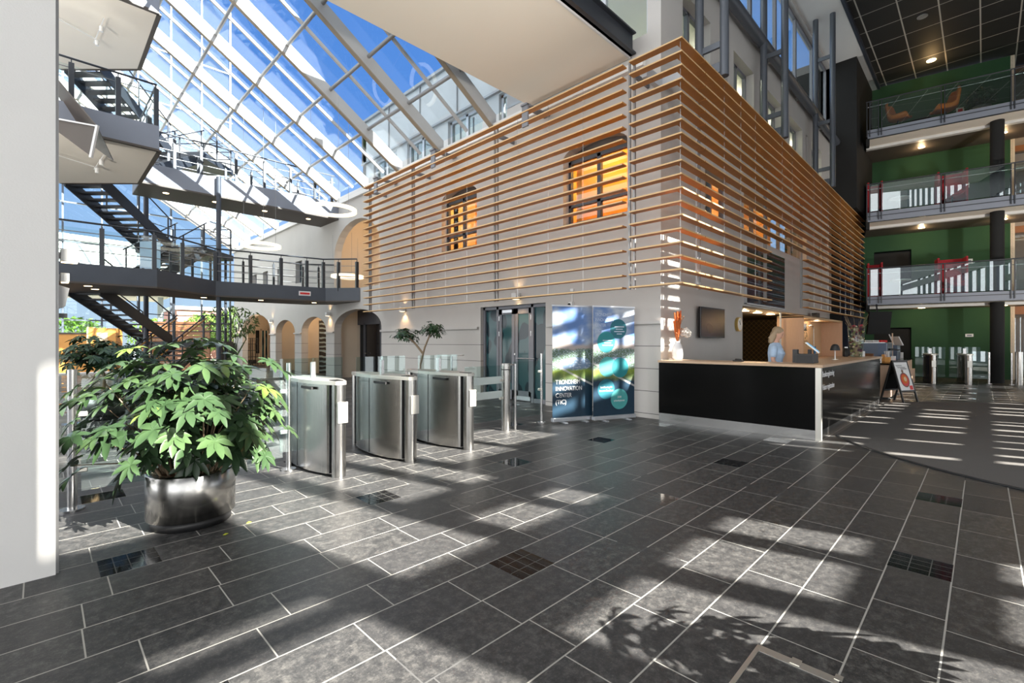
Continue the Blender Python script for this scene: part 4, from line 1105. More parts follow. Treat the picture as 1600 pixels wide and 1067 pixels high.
for (cx_, cz_, r_, m_, kk) in ((.58,1.74,.19,'tealdeep',1),(.30,1.49,.20,'teal',2),(.33,1.02,.19,'tealpale',3),(.62,1.0,.19,'teal',3.5),(.30,.60,.19,'tealdeep',4),(.60,.40,.195,'tealpale',5)):
    b = MB(); b.cyl((cx_,-.0034-.0004*kk,cz_),(cx_,-.003,cz_),r_,40); b.build('printed_circle', M[m_], t, world=False)
for i, s_ in enumerate(('TRONDHEIM','INNOVATION','CENTER','(TIC)')):
    text(s_, .082, M['letterfaint'], t, (.05,-.005,1.98-.10*i), UPR, depth=.0005, sx=.8)
for (cx_, cz_, n_) in ((.60,1.78,4),(.33,1.52,3)):      # rows of print too small to read
    for i in range(n_):
        b = MB(); hw = (.11,.08,.12,.06)[i]; b.box(cx_-hw, cx_+hw, -.0062, -.0052, cz_-.045*i-.009, cz_-.045*i+.009); b.build('print_row', M['letterfaint'], t, world=False)
for (s_, x_, z_, sz) in (('Sertifisering iht',.30,.62,.052),('Breeam Excellent',.30,.555,.052),('2500',.60,.42,.055),('arbeidsplasser',.60,.355,.052)):
    text(s_, sz, M['letter'], t, (x_,-.0065,z_), UPR, align='CENTER', depth=.0012, sx=.85)

# ------------------------------------------------------------------ reception desk
dk = thing('reception_desk', 'black L-shaped reception desk with oak top and steel plinth', 'desk', (8.3,1.74,0))
b = MB(); b.box(8.30,8.34,1.80,4.36,.15,1.10); b.build('front_panel', M['blackpanel'], dk)
b = MB(); b.box(8.36,14.06,1.74,1.78,.15,1.10); sp_ = b.build('side_panel', M['blackpanel'], dk)
b = MB(); b.box(8.31,8.33,1.80,4.36,0,.15); b.box(8.36,14.06,1.75,1.77,0,.15); b.build('plinth', M['steelplain'], dk)
b = MB(); b.box(8.285,8.36,1.725,1.80,0,1.10); b.build('corner_post', M['steelpale'], dk)
b = MB(); b.box(14.06,14.12,1.74,2.42,0,1.10); b.build('end_panel', M['blackpanel'], dk)
b = MB(); b.prism([(8.27,1.70),(14.14,1.70),(14.14,2.42),(9.0,2.42),(9.0,4.37),(8.27,4.37)],1.105,1.145); b.build('worktop', M['oak'], dk, bevel=.004)
b = MB(); b.box(9.0,9.5,2.5,4.3,.72,.75); b.box(9.0,13.9,2.42,2.75,.72,.75); b.build('inner_shelf', M['oak'], dk)
b = MB(); b.box(8.98,9.0,2.44,4.36,0,1.10); b.box(9.0,14.0,2.40,2.42,0,1.10); b.build('inner_panel', M['blackpanel'], dk)
for i, s_ in enumerate(('Besøksregistrering','Visitor registration')):
    text(s_, .125, M['letter'], dk, (.12,-.0035,.955-.20*i), UPR, depth=.0015, sx=.85)
    o = [o for o in dk.children if o.name.startswith('lettering')][-1]; o['label'] = 'white lettering'

# desk items
def lathe_obj(name, label, cat, c, prof, m, n=28):
    b = MB(); b.lathe(prof, c, n); return tag(b.build(name, M[m]), label, cat)
ZT = 1.146
v_ = thing('flower_vase', 'white vase of dried orange stalks and white blooms on the reception desk', 'vase', (8.66,4.16,ZT))
b = MB(); b.lathe([(.001,0),(.085,0),(.10,.05),(.10,.20),(.075,.29),(.05,.33),(.055,.36),(.045,.36),(.04,.31)], (8.66,4.16,ZT)); b.build('vessel', M['ceramic'], v_)
b = MB(); rnd = random.Random(3)
for i in range(20):
    a = rnd.uniform(0,6.28); d = rnd.uniform(.01,.085); h = rnd.uniform(.60,.95)
    tip = Vector((8.66+d*math.cos(a),4.16+d*math.sin(a),ZT+h)); st = Vector((8.66,4.16,ZT+.3))
    b.tube([st, st.lerp(tip,.5), tip], [.006,.020,.012], 6); 
    for k in range(7):
        q = st.lerp(tip,.35+.65*k/7); b.ball(q+Vector((rnd.uniform(-.012,.012),rnd.uniform(-.012,.012),0)), .017, 4)
b.build('orange_stalks', mat('dried_orange', (.55,.11,.015), .8, var=.4, scale=30), v_)
b = MB()
for i in range(70):
    c = Vector((8.78,4.05,ZT+.52)); a = rnd.uniform(0,6.28); p_ = rnd.uniform(-1.2,1.4); r_ = .10*rnd.random()**.4
    b.ball(c+Vector((math.cos(a)*math.cos(p_),math.sin(a)*math.cos(p_),math.sin(p_)*.9))*r_, .022, 4)
b.build('white_blooms', mat('dried_white', (.75,.70,.64), .9), v_)
b = MB()
for i in range(26):
    a = rnd.uniform(0,6.28); d = rnd.uniform(.08,.22); h = rnd.uniform(.45,1.0)
    b.tube([(8.66,4.16,ZT+.3),(8.66+d*.4*math.cos(a),4.16+d*.4*math.sin(a),ZT+.3+(h-.3)*.6),(8.66+d*math.cos(a)+.06,4.16+d*math.sin(a)*.7,ZT+h*.9)], .003, 5)
    b.ball((8.66+d*math.cos(a)+.06,4.16+d*math.sin(a)*.7,ZT+h*.9), .012, 4)
b.build('twigs', mat('dried_brown', (.35,.17,.07), .8), v_)
t = thing('desk_phone', 'small black device lying on the desk below the wall screen', 'device', (8.75,3.05,ZT))
b = MB(); b.box(8.70,8.82,3.0,3.16,ZT,ZT+.025); b.build('body', M['blacksoft'], t, bevel=.008)
b = MB(); b.cyl((8.72,3.02,ZT+.035),(8.80,3.14,ZT+.035),.014,10); b.build('handset', M['blacksoft'], t)
t = thing('till_box', 'dark grey till box on the desk in front of the tilted touch screen', 'till', (8.95,2.05,ZT))
dg_ = mat('dark_grey_case', (.03,.03,.032), .5)
b = MB(); b.box(8.80,9.08,1.93,2.20,ZT,ZT+.15); b.build('case', dg_, t, bevel=.008)
b = MB(); b.box(8.797,8.80,1.95,2.18,ZT+.02,ZT+.13); b.build('drawer_front', M['blacksoft'], t)
b = MB(); b.box(8.93,9.02,2.20,2.27,ZT+.0,ZT+.22); tag(b.build('receipt_printer', dg_), 'small dark receipt printer standing behind the till box', 'printer')
t = thing('touch_screen', 'tilted touch screen with blue display on the desk corner behind the till box', 'screen', (9.25,2.08,ZT))
b = MB(); b.box(9.13,9.33,1.98,2.20,ZT,ZT+.02); b.bar((9.25,2.09,ZT+.02),(9.25,2.09,ZT+.22),.05,.05); b.build('stand', M['blacksoft'], t)
def tilted(cx_, cy_, cz_, w_, h_, th, yaw, pitch):
    mtx = Matrix.Translation((cx_,cy_,cz_)) @ Matrix.Rotation(yaw,4,'Z') @ Matrix.Rotation(pitch,4,'X')
    return [mtx @ Vector((sx*w_/2, sy*th/2, sz*h_/2)) for sy in (-1,1) for sx, sz in ((-1,-1),(1,-1),(1,1),(-1,1))]
p8 = tilted(9.25,2.05,ZT+.25,.28,.26,.02,R(10),R(-48)); b = MB(); b.hexa(p8[:4],p8[4:]); b.build('frame', M['whiteplastic'], t)
p8 = tilted(9.25,2.046,ZT+.259,.25,.225,.012,R(10),R(-48)); b = MB(); b.hexa(p8[:4],p8[4:])
sm_ = mat('screen_blue', (.05,.2,.35), .2, emit=(.12,.45,.75), es=.7); b.build('display', sm_, t)
t = thing('desk_lamp', 'small desk lamp with black dome shade on a thin pale stem', 'lamp', (10.96,2.05,ZT))
b = MB(); b.cyl((10.96,2.05,ZT),(10.96,2.05,ZT+.012),.055,20); b.build('base', M['steelpale'], t)
b = MB(); b.cyl((10.96,2.05,ZT),(10.96,2.05,ZT+.20),.009,8); b.build('stem', M['whiteplastic'], t)
b = MB(); b.lathe([(.085,.18),(.08,.21),(.062,.27),(.035,.30),(.001,.305)], (10.96,2.05,ZT), 24); b.lathe([(.082,.181),(.001,.185)], (10.96,2.05,ZT), 24); b.build('shade', M['blacksoft'], t)
t = thing('tall_glass_vase', 'tall clear glass vase packed with dried flowers on the right end of the desk', 'vase', (13.0,2.03,ZT))
b = MB(); b.lathe([(.001,.0),(.115,.0),(.165,.70),(.158,.70),(.108,.02),(.001,.02)], (13.0,2.03,ZT), 32); b.build('vessel', M['tealglass'], t)
cols = [('dried_rose',(.33,.03,.05)),('dried_plum',(.14,.03,.09)),('dried_olive',(.34,.32,.12)),('dried_cream',(.70,.55,.40))]
for ci, (nm, c) in enumerate(cols):
    b = MB()
    for i in range(34):
        h = rnd.uniform(.03,.68) if ci else rnd.uniform(.3,.7); r_ = (.10+.045*h/.7)*rnd.random()**.5; a = rnd.uniform(0,6.28)
        b.ball((13.0+r_*math.cos(a),2.03+r_*math.sin(a),ZT+.02+h), rnd.uniform(.016,.034), 4)
    b.build('flower_heads', mat(nm, c, .8, var=.3, scale=20), t)
b = MB()
for i in range(16):
    a = rnd.uniform(0,6.28); b.tube([(13+.05*math.cos(a),2.03+.05*math.sin(a),ZT+.03),(13+.09*math.cos(a),2.03+.09*math.sin(a),ZT+.6),(13+.22*math.cos(a),2.03+.22*math.sin(a),ZT+rnd.uniform(.75,1.0))], .003, 5)
b.build('twigs', M['bark'], t)
b = MB(); b.cyl((13.0,2.03,ZT+.03),(13.0,2.03,ZT+.66),.05,14); b.build('inner_roll', mat('dried_peach', (.72,.42,.30), .8), t)
for i, (x, y, m_, lb, h, r_) in enumerate(((13.42,1.98,'ceramic','white mug beside the tall glass vase on the desk',.13,.05),(13.62,2.2,'ceramic','white cup at the far right end of the desk',.10,.045),(13.30,2.28,'blacksoft','dark jar behind the white mug on the desk',.20,.05))):
    t = thing('mug' if i < 2 else 'jar', lb, 'cup' if i < 2 else 'jar', (x,y,ZT))
    b = MB(); b.lathe([(.001,0),(r_*.9,0),(r_,.02),(r_,h),(r_-.006,h),(r_-.008,.02),(.001,.015)], (x,y,ZT), 20); b.build('body', M[m_], t)
    if i < 2:
        b = MB(); b.tube([(x-r_,y-.005,ZT+h*.8),(x-r_-.03,y-.005,ZT+h*.7),(x-r_-.03,y-.005,ZT+h*.35),(x-r_,y-.005,ZT+h*.25)], .007, 6); b.build('handle', M[m_], t)
    else:
        b = MB(); b.cyl((x,y,ZT+h),(x,y,ZT+h+.03),r_*.8,16); b.build('lid', M['steelplain'], t)

# wall screen and clock
t = thing('wall_screen', 'dark wall mounted screen showing a dim portrait above the desk', 'screen', (9.94,4.33,1.58))
b = MB(); b.box(9.94,11.27,4.26,4.31,1.58,2.25); b.build('case', M['blackgloss'], t, bevel=.006)
scm = mat('screen_picture', (.01,.01,.012), .22, spec=.15); gg = NT(scm); vv, x_, y_, z_ = gg.xyz()
dd = gg.n('ShaderNodeVectorMath', operation='LENGTH'); mp = gg.n('ShaderNodeMapping'); gg.l.new(vv, mp.inputs[0]); mp.inputs['Location'].default_value = (-.62,0,-.36); mp.inputs['Scale'].default_value = (1.2,0,1.9)
gg.l.new(mp.outputs[0], dd.inputs[0]); nn = gg.noise(vv, 4, 4)
gg.l.new(gg.ramp(gg.m('ADD', dd.outputs['Value'], gg.m('MULTIPLY', nn, .5)), [(0,(.06,.03,.03)),(.45,(.045,.022,.025)),(.62,(.03,.015,.03)),(1,(.012,.008,.012))]), bs(scm).inputs['Base Color'])
b = MB(); b.box(9.97,11.24,4.256,4.26,1.61,2.22); b.build('display', scm, t)
b = MB(); b.box(10.3,10.9,4.31,4.38,1.75,2.05); b.build('bracket', M['blacksoft'], t)
t = thing('wall_clock', 'round wall clock with brass rim and white face beside the alcove', 'clock', (12.38,4.35,1.93))
b = MB(); n = 36; c_ = (12.38,0,1.93)
b.cyl((12.38,4.38,1.93),(12.38,4.31,1.93),.175,n); b.build('rim', M['brass'], t)
b = MB(); b.cyl((12.38,4.31,1.93),(12.38,4.306,1.93),.155,n); b.build('face', M['whiteplastic'], t)
b = MB(); b.bar((12.38,4.303,1.93),(12.30,4.303,2.02),.012,.004,(0,1,0)); b.bar((12.38,4.303,1.93),(12.42,4.303,2.05),.008,.004,(0,1,0)); b.cyl((12.38,4.306,1.93),(12.38,4.300,1.93),.015,12); b.build('hands', M['blacksoft'], t)

# ------------------------------------------------------------------ alcove: shelf unit, tap, pole
t = thing('shelf_unit', 'open plywood shelf unit standing in the alcove behind the desk', 'cabinet', (16.6,3.95,0))
b = MB(); b.box(16.6,16.65,3.92,4.66,0,2.28); b.build('side_panel', M['plyside'], t)
b = MB(); b.box(22.22,22.27,3.92,4.66,0,2.28); b.build('side_panel', M['plyside'], t)
b = MB(); b.box(16.6,22.27,3.92,4.66,2.24,2.30); b.build('top_panel', M['ply'], t)
b = MB(); b.box(16.65,22.22,4.62,4.66,0,2.24); b.build('back_panel', M['ply'], t)
b = MB(); b.box(16.65,18.6,4.58,4.62,.9,2.24); b.build('dark_back', M['navy'], t)
b = MB(); b.box(16.65,22.22,3.95,4.60,.86,.92); b.build('counter', M['oak'], t)
for z in (1.35,1.62,1.95):
    b = MB(); b.box(16.65,17.9,4.2,4.6,z-.012,z+.012); b.build('shelf', M['oak'], t)
for i, (a, c, z, h, m_, lb, nm) in enumerate(((16.75,17.15,1.965,.25,'paper','leaning framed print on the top shelf of the plywood unit','framed_print'),(17.35,17.8,1.365,.15,'orange','orange box on the lowest shelf of the plywood unit','storage_box'),(16.75,17.05,1.635,.22,'blacksoft','black box on the middle shelf of the plywood unit','storage_box'),(17.1,17.7,.92,.36,'blacksoft','black coffee grinder standing on the plywood unit counter','coffee_grinder'))):
    tt = thing(nm, lb, 'box' if 'box' in nm else nm.replace('_',' '), (a,4.3,z)); b = MB()
    b.box(a,c,4.25,4.5 if i else 4.30,z,z+h); b.build('body' if i else 'frame', M[m_], tt, bevel=.01)
    b = MB(); b.box(a+.04,c-.04,4.244,4.25,z+.03,z+h-.03); b.build('front', M[('blackgloss','orangewood','steeldark','steeldark')[i]], tt)
tt = thing('trailing_plant', 'small trailing plant hanging from a white pot on the plywood unit', 'plant', (18.3,4.3,1.95))
b = MB(); b.lathe([(.001,0),(.10,0),(.13,.2),(.12,.2),(.001,.17)], (18.3,4.35,1.90), 16); b.build('pot', M['ceramic'], tt)
b = MB()
for i in range(70):
    a = rnd.uniform(0,6.28); z = 2.1 - rnd.random()*.75; r_ = .12+.04*rnd.random(); q = Vector((18.3+r_*math.cos(a),4.35+r_*math.sin(a)*.8,z))
    b.quad(q, q+Vector((.03,.01,-.03)), q+Vector((.02,-.02,-.08)), q+Vector((-.02,0,-.04)))
b.build('foliage', M['leafdark'], tt)
b = MB(); b.box(18.15,18.45,4.25,4.6,1.87,1.90); b.build('bracket', M['steeldark'], tt)
t = thing('wall_tap', 'tall arched chrome tap with blue handle in front of the plywood unit back', 'tap', (20.2,4.35,.92))
b = MB(); b.tube([(20.2,4.45,.92),(20.2,4.45,1.95),(20.14,4.45,2.05),(19.9,4.45,2.10),(19.5,4.45,2.06)], .018, 10); b.build('spout', M['steelplain'], t)
b = MB(); b.cyl((20.2,4.40,1.05),(20.2,4.40,1.32),.03,10); b.build('blue_handle', mat('blue_plastic', (.02,.2,.55), .4), t)
b = MB(); b.cyl((16.45,4.52,0),(16.45,4.52,2.44),.03,10); tag(b.build('support_pole', M['whiteplastic']), 'slim white pole beside the plywood shelf unit', 'pole')
for i, u in enumerate((15.3,16.5,17.8)):
    b = MB(); b.cyl((u,5.2,2.43),(u,5.2,2.445),.13,16); tag(b.build('downlight', M['warm']), 'warm downlight in the alcove ceiling, %s from the desk' % ('nearest','second','farthest')[i], 'downlight', 'alcove downlights')
b = MB(); b.box(19.1,19.5,4.10,4.26,2.30,2.50); tag(b.build('loudspeaker', M['blacksoft']), 'small black loudspeaker above the plywood shelf unit', 'speaker')
# table-height counter seen in the alcove
b = MB(); b.box(13.0,16.2,6.6,7.3,0,.95); tag(b.build('back_counter', M['black']), 'low black counter deep in the alcove', 'counter')

# ------------------------------------------------------------------ coffee bar
t = thing('coffee_bar', 'pale wood coffee bar with black top beyond the reception desk', 'counter', (15.5,1.7,0))
b = MB(); b.box(15.5,20.9,1.72,2.6,.05,.90); b.build('body', M['plyside'], t)
b = MB(); b.box(15.46,20.94,1.68,2.64,.90,.935); b.build('top', M['blackpanel'], t)
b = MB(); b.box(15.55,20.85,1.76,2.55,0,.05); b.build('plinth', M['blacksoft'], t)
b = MB(); b.box(20.9,21.9,1.72,2.5,.05,.55); b.build('low_end', M['plyside'], t)
b = MB()
for u in [15.9+.45*i for i in range(11)]: b.box(u-.003,u+.003,1.716,1.722,.05,.90)
for v in (2.0,2.3): b.box(15.494,15.5,v-.004,v+.004,.05,.9)
b.build('board_joint', M['brown'], t)
BZ = .936
t = thing('espresso_machine', 'large blue grey espresso machine on the coffee bar with cups on top', 'coffee machine', (17.6,2.2,BZ))
em = mat('blue_grey_enamel', (.07,.10,.16), .3, coat=.3)
b = MB(); b.prism([(17.1,1.95),(18.2,1.95),(18.3,2.15),(18.3,2.55),(17.0,2.55),(17.0,2.15)], BZ+.10, BZ+.52); b.build('housing', em, t, bevel=.02)
b = MB(); b.box(17.05,18.25,1.92,2.5,BZ,BZ+.10); b.build('drip_tray', M['steelplain'], t)
b = MB(); b.box(17.0,18.3,1.98,2.55,BZ+.52,BZ+.54); b.build('cup_rail', M['steelplain'], t)
for u in (17.4,17.9):
    b = MB(); b.cyl((u,1.9,BZ+.30),(u,1.9,BZ+.36),.05,14); b.bar((u,1.88,BZ+.33),(u,1.72,BZ+.31),.03,.03); b.build('portafilter', M['blacksoft'], t)
for i in range(14):
    x, y = 17.1+.085*i, 2.1+.18*(i%3); 
    b = MB(); b.lathe([(.001,0),(.03,0),(.042,.06),(.038,.06),(.001,.01)], (x,y,BZ+.541), 12)
    tag(b.build('coffee_cup', M['ceramic' if i%3 else 'redprint']), ('white' if i%3 else 'dark red')+' coffee cup on top of the espresso machine', 'cup', 'white cups on the espresso machine' if i%3 else 'red cups on the espresso machine')
t = thing('till_screen', 'white tilted till screen on a dark stand above the coffee bar', 'screen', (19.2,2.1,BZ))
b = MB(); b.box(18.9,19.6,1.9,2.3,BZ,BZ+.45); b.build('stand', em, t, bevel=.01)
p8 = tilted(19.25,1.95,BZ+.58,.42,.30,.025,R(35),R(-25)); b = MB(); b.hexa(p8[:4],p8[4:]); b.build('display', M['paper'], t)
p8 = tilted(18.95,2.05,BZ+.62,.10,.36,.025,R(10),R(-20)); b = MB(); b.hexa(p8[:4],p8[4:]); b.build('card_holder', M['paper'], t)
b = MB(); b.box(18.62,18.72,1.99,2.01,BZ,BZ+.82); t = tag(b.build('price_sign', M['plyside']), 'small card sign on a stick behind the espresso machine', 'sign')
for (x, y, dx, dy, h, m_, nm, lb, cat) in ((16.35,1.85,.16,.12,.14,'orangewood','cutlery_box','wooden box of white stirrers on the coffee bar','box'),(16.75,1.95,.22,.14,.20,'orangewood','wooden_crate','wooden crate on the coffee bar behind the stirrer box','crate'),
                          (16.9,1.80,.10,.10,.13,'ceramic','paper_cup','white paper cup with red print on the coffee bar','cup'),(17.2,1.82,.11,.11,.15,'ceramic','sugar_pot','white square pot on the coffee bar in front of the machine','pot'),
                          (15.9,2.1,.3,.2,.05,'mat','serving_tray','grey tray at the near end of the coffee bar','tray'),(19.9,2.05,.16,.16,.24,'tealglass','glass_jar','glass jar on the coffee bar right of the till screen','jar'),(20.5,1.95,.08,.08,.20,'paper','paper_stand','white card stand at the far end of the coffee bar','card')):
    t = thing(nm, lb, cat, (x,y,BZ)); b = MB(); b.box(x-dx/2,x+dx/2,y-dy/2,y+dy/2,BZ,BZ+h); b.build('body', M[m_], t, bevel=.008)
    if nm == 'cutlery_box':
        b = MB()
        for i in range(22):
            q = (x+rnd.uniform(-.06,.06), y+rnd.uniform(-.04,.04)); b.cyl((*q,BZ+.1),(q[0]+rnd.uniform(-.03,.03),q[1]+rnd.uniform(-.03,.03),BZ+.30),.006,5)
        b.build('stirrers', M['paper'], t)
    if nm == 'paper_cup':
        b = MB(); b.box(x-.051,x+.03,y-.053,y-.05,BZ+.03,BZ+.09); b.build('printed_mark', M['redprint'], t)
# small bar stool
t = thing('bar_stool', 'brown leather bar stool back standing between the desk and the coffee bar', 'stool', (14.75,2.25,0))
b = MB(); b.box(14.55,14.95,2.05,2.45,.74,.80); b.build('seat', M['leather'], t, bevel=.02)
p8 = tilted(14.93,2.15,1.02,.40,.36,.03,R(60),R(12)); b = MB(); b.hexa(p8[:4],p8[4:]); b.build('backrest', M['leather'], t, bevel=.01)
for x, y in ((14.58,2.08),(14.92,2.08),(14.58,2.42),(14.92,2.42)):
    b = MB(); b.cyl((x,y,0),(x*.98+.295,y*.98+.045,.75),.014,8); b.build('leg', M['blacksoft'], t)

# A-board
t = thing('a_board', 'folding black framed pavement board with a dish poster by the coffee bar', 'sign', (15.18,1.50,0), R(-27))
k = dict(parent=t, world=False)
def lean(s, z): return s*.27*(1-z/1.03)
for s, m_ in ((-1,'paper'),(1,'blackpanel')):
    b = MB(); A = lambda x_, z_, o=0: (x_, lean(s,z_)+s*o, z_)
    for x_ in (-.25,.25): b.bar(A(x_,0),A(x_,1.03),.035,.03,(0,1,0))
    b.bar(A(-.25,.28),A(.25,.28),.03,.04); b.bar(A(-.25,1.0),A(.25,1.0),.03,.06); b.build('frame', M['blacksoft'], **k)
    b = MB(); b.hexa([A(-.235,.29),A(.235,.29),A(.235,.98),A(-.235,.98)],[A(-.235,.29,.01),A(.235,.29,.01),A(.235,.98,.01),A(-.235,.98,.01)]); pn = b.build('poster' if s < 0 else 'rear_panel', M[m_], **k)
def onb(x_, z_, e=.012): return Vector((x_, -(.27*(1-z_/1.03))-e, z_))
def disc(x_, z_, r_, m_, e, nm):
    b = MB(); n = 28; c = [onb(x_+r_*math.cos(2*math.pi*i/n), z_+r_*1.15*math.sin(2*math.pi*i/n), e) for i in range(n)]; d = [onb(x_+r_*math.cos(2*math.pi*i/n), z_+r_*1.15*math.sin(2*math.pi*i/n), .010) for i in range(n)]
    b.loft([d, c], True, False); b.build(nm, M[m_], **k)
disc(0,.55,.155,'leather',.0115,'printed_dish'); disc(0,.55,.13,'redprint',.0123,'printed_dish'); disc(0,.57,.095,'orange',.013,'printed_dish'); disc(.02,.57,.05,'ply',.0138,'printed_dish')
disc(-.01,.76,.035,'leather',.0123,'printed_dish')
b = MB(); b.hexa([onb(.10,.31,.010),onb(.21,.31,.010),onb(.21,.41,.010),onb(.10,.41,.010)],[onb(.10,.31),onb(.21,.31),onb(.21,.41),onb(.10,.41)]); b.build('red_square', M['redprint'], **k)
b = MB()
for (x0_, x1_, z0_) in ((-.19,.02,.90),(-.15,.12,.855),(-.05,.16,.82)): b.tube([onb(x0_+(x1_-x0_)*i/14, z0_+.014*math.sin(i*2.1)) for i in range(15)], .004, 5)
b.build('printed_script', M['letterdark'], **k)

# big black display hanging by the tower
t = thing('hanging_display', 'large black display hanging below the gallery next to the dark wall', 'screen', (22.4,2.85,1.8))
p8 = tilted(22.4,2.80,2.2,.85,.86,.08,R(-45),R(8)); b = MB(); b.hexa(p8[:4],p8[4:]); b.build('case', M['deepblack'], t, bevel=.01)
b = MB(); b.bar((22.45,2.85,2.5),(23.0,2.95,2.93),.05,.05); b.build('bracket', M['steeldark'], t)

# ------------------------------------------------------------------ floor hatch, high table
t = thing('floor_hatch', 'tiled floor hatch with a pale metal frame at the bottom edge of the view', 'hatch', (2.2,.62,0))
b = MB(); b.box(2.46,2.51,.45,.79,0,.004); b.box(1.6,2.46,.77,.79,0,.004); b.box(1.6,2.46,.45,.46,0,.004); b.build('frame', M['steelpale'], t)
for q in ((2.47,2.52,.60,.64),(2.49,2.53,.44,.47)):
    b = MB(); b.box(*q,.004,.007); b.build('lifting_lug', M['steelpale'], t)
t = thing('high_table', 'slim round white high table by the grey wall behind the gates', 'table', (7.3,9.45,0))
b = MB(); b.cyl((7.3,9.45,1.14),(7.3,9.45,1.165),.32,32); b.build('table_top', M['whiteplastic'], t)
b = MB(); b.cyl((7.3,9.45,.02),(7.3,9.45,1.14),.03,14); b.build('column', M['steelplain'], t)
b = MB(); b.cyl((7.3,9.45,0),(7.3,9.45,.02),.24,28); b.build('base', M['steelplain'], t)
# ------------------------------------------------------------------ plants
def tone_mesh(o, tones):
    at = o.data.attributes.new('tone', 'FLOAT', 'POINT'); at.data.foreach_set('value', tones)
def leaflet(mb, tones, base, dirv, up, L, W, droop, tone):
    d = dirv.normalized(); s = d.cross(up)
    if s.length < 1e-3: s = d.orthogonal()
    s.normalize(); n = s.cross(d).normalized(); vs = []; fs = []
    prof = [(0,.10),(.18,.55),(.45,1.0),(.72,.85),(.9,.42),(1,.02)]
    for i, (t, w_) in enumerate(prof):
        c = base + d*(L*t) - Vector((0,0,1))*(droop*L*t*t)
        vs += [c - s*(W*w_/2) + n*(.10*W*w_), c - n*.05*W*w_, c + s*(W*w_/2) + n*(.10*W*w_)]
    for i in range(len(prof)-1):
        a = i*3; fs += [(a,a+1,a+4,a+3),(a+1,a+2,a+5,a+4)]
    mb.add(vs, fs, True); tones += [tone + rnd2.uniform(-.06,.06)]*len(vs)
def make_schefflera(t, k, base_z, rad, hgt, nclu, Lr, seed, shell=.45, lowcut=-.9, matn='leaf', nl=(7,9), stem_m='bark', trunk=None):
    global rnd2; rnd2 = random.Random(seed)
    leaf = MB(); tones = []; stem = MB()
    roots = [Vector((rnd2.uniform(-.13,.13), rnd2.uniform(-.13,.13), base_z)) for _ in range(9)]
    ctr = Vector((0,0,base_z+hgt*.52)) if trunk is None else Vector(trunk[-1])
    i = 0
    while i < nclu:
        a = rnd2.uniform(0, 2*math.pi); z = rnd2.uniform(lowcut, 1); r_ = (shell + (1-shell)*rnd2.random())
        q = math.sqrt(max(0, 1-z*z))
        wob = .82 + .30*math.sin(3*a+seed) * .5 + .12*math.sin(5*z*3+a)
        p = ctr + Vector((rad*q*math.cos(a), rad*q*math.sin(a), hgt*.5*z))*r_*wob
        if p.z < base_z - .05 and p.xy.length < .38: continue
        out = (p - ctr); out.z += .25*rad
        out.normalize(); up = (out*.95 + Vector((rnd2.uniform(-.35,.35), rnd2.uniform(-.35,.35), .8))).normalized()
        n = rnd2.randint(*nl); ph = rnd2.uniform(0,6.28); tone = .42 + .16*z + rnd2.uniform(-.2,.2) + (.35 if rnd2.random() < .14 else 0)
        e1 = up.orthogonal().normalized(); e2 = up.cross(e1); L = rnd2.uniform(*Lr)
        for j in range(n):
            t_ = ph + 2*math.pi*j/n; d = e1*math.cos(t_) + e2*math.sin(t_) + up*rnd2.uniform(.0,.35)
            leaflet(leaf, tones, p, d, up, L*rnd2.uniform(.8,1.1), L*rnd2.uniform(.36,.46), rnd2.uniform(.25,.6), tone)
        src = min(roots, key=lambda r0: (r0.xy - p.xy).length) if trunk is None else Vector(trunk[-1])
        if trunk is None and i % 5 == 0 or trunk is not None and i % 9 == 0:
            mid = src.lerp(p, .55) + Vector((0,0,.12 if trunk is None else 0)); b0 = p - up*.02
            stem.tube([src, src.lerp(mid,.6)+Vector((0,0,.04)), mid, b0], [.010,.008,.006,.003], 5)
        i += 1
    if trunk is not None: stem.tube(trunk, [.03,.026,.024,.018][:len(trunk)], 8)
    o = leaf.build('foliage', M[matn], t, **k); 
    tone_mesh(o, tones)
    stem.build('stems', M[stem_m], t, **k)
def planter(t, k, r=.315, h=.42):
    b = MB(); b.lathe([(.001,.075),(r,.075),(r,h+.01),(r-.012,h+.02),(r-.055,h+.02),(r-.06,h-.03),(.001,h-.03)], (0,0,0), 48); pot = b.build('planter', M['steel'], t, **k)
    b = MB(); b.lathe([(.001,0),(r-.03,0),(r-.03,.075),(.001,.075)], (0,0,0), 40); b.build('planter_base', M['blacksoft'], t, **k)
    b = MB(); b.lathe([(r-.06,h-.03),(r-.12,h-.012),(r-.2,h-.02),(.001,h-.005)], (0,0,0), 30); b.build('soil', M['soil'], t, **k)
t = thing('potted_plant', 'big leafy umbrella plant in a round steel planter in front of the glass barrier', 'plant', (.90,4.70,0))
k = dict(world=False)
planter(t, k)
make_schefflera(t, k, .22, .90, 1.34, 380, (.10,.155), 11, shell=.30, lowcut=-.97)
t = thing('potted_plant', 'umbrella plant in a steel planter standing behind the viewer by the window wall', 'plant', (2.75,-.75,0))
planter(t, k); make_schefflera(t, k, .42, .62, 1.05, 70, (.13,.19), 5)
t = thing('potted_tree', 'dark leafy small tree in a steel planter behind the glass barrier near the white pier', 'plant', (.86,12.1,0))
planter(t, k, .34, .46); make_schefflera(t, k, .46, 1.15, .95, 260, (.10,.15), 21, matn='leafdark', nl=(5,7), shell=.2, trunk=[(0,0,.44),(.03,.02,.8),(-.02,.03,1.0),(.05,0,1.25)])
t = thing('potted_tree', 'slender bent fig tree with two leaf clumps by the grey wall', 'plant', (6.95,10.35,0))
planter(t, k, .28, .40)
make_schefflera(t, k, .4, .42, .55, 90, (.07,.11), 31, shell=.15, matn='leafdark', nl=(5,6), trunk=[(0,0,.4),(.02,-.02,.9),(.1,-.10,1.35),(.25,-.22,1.82)])
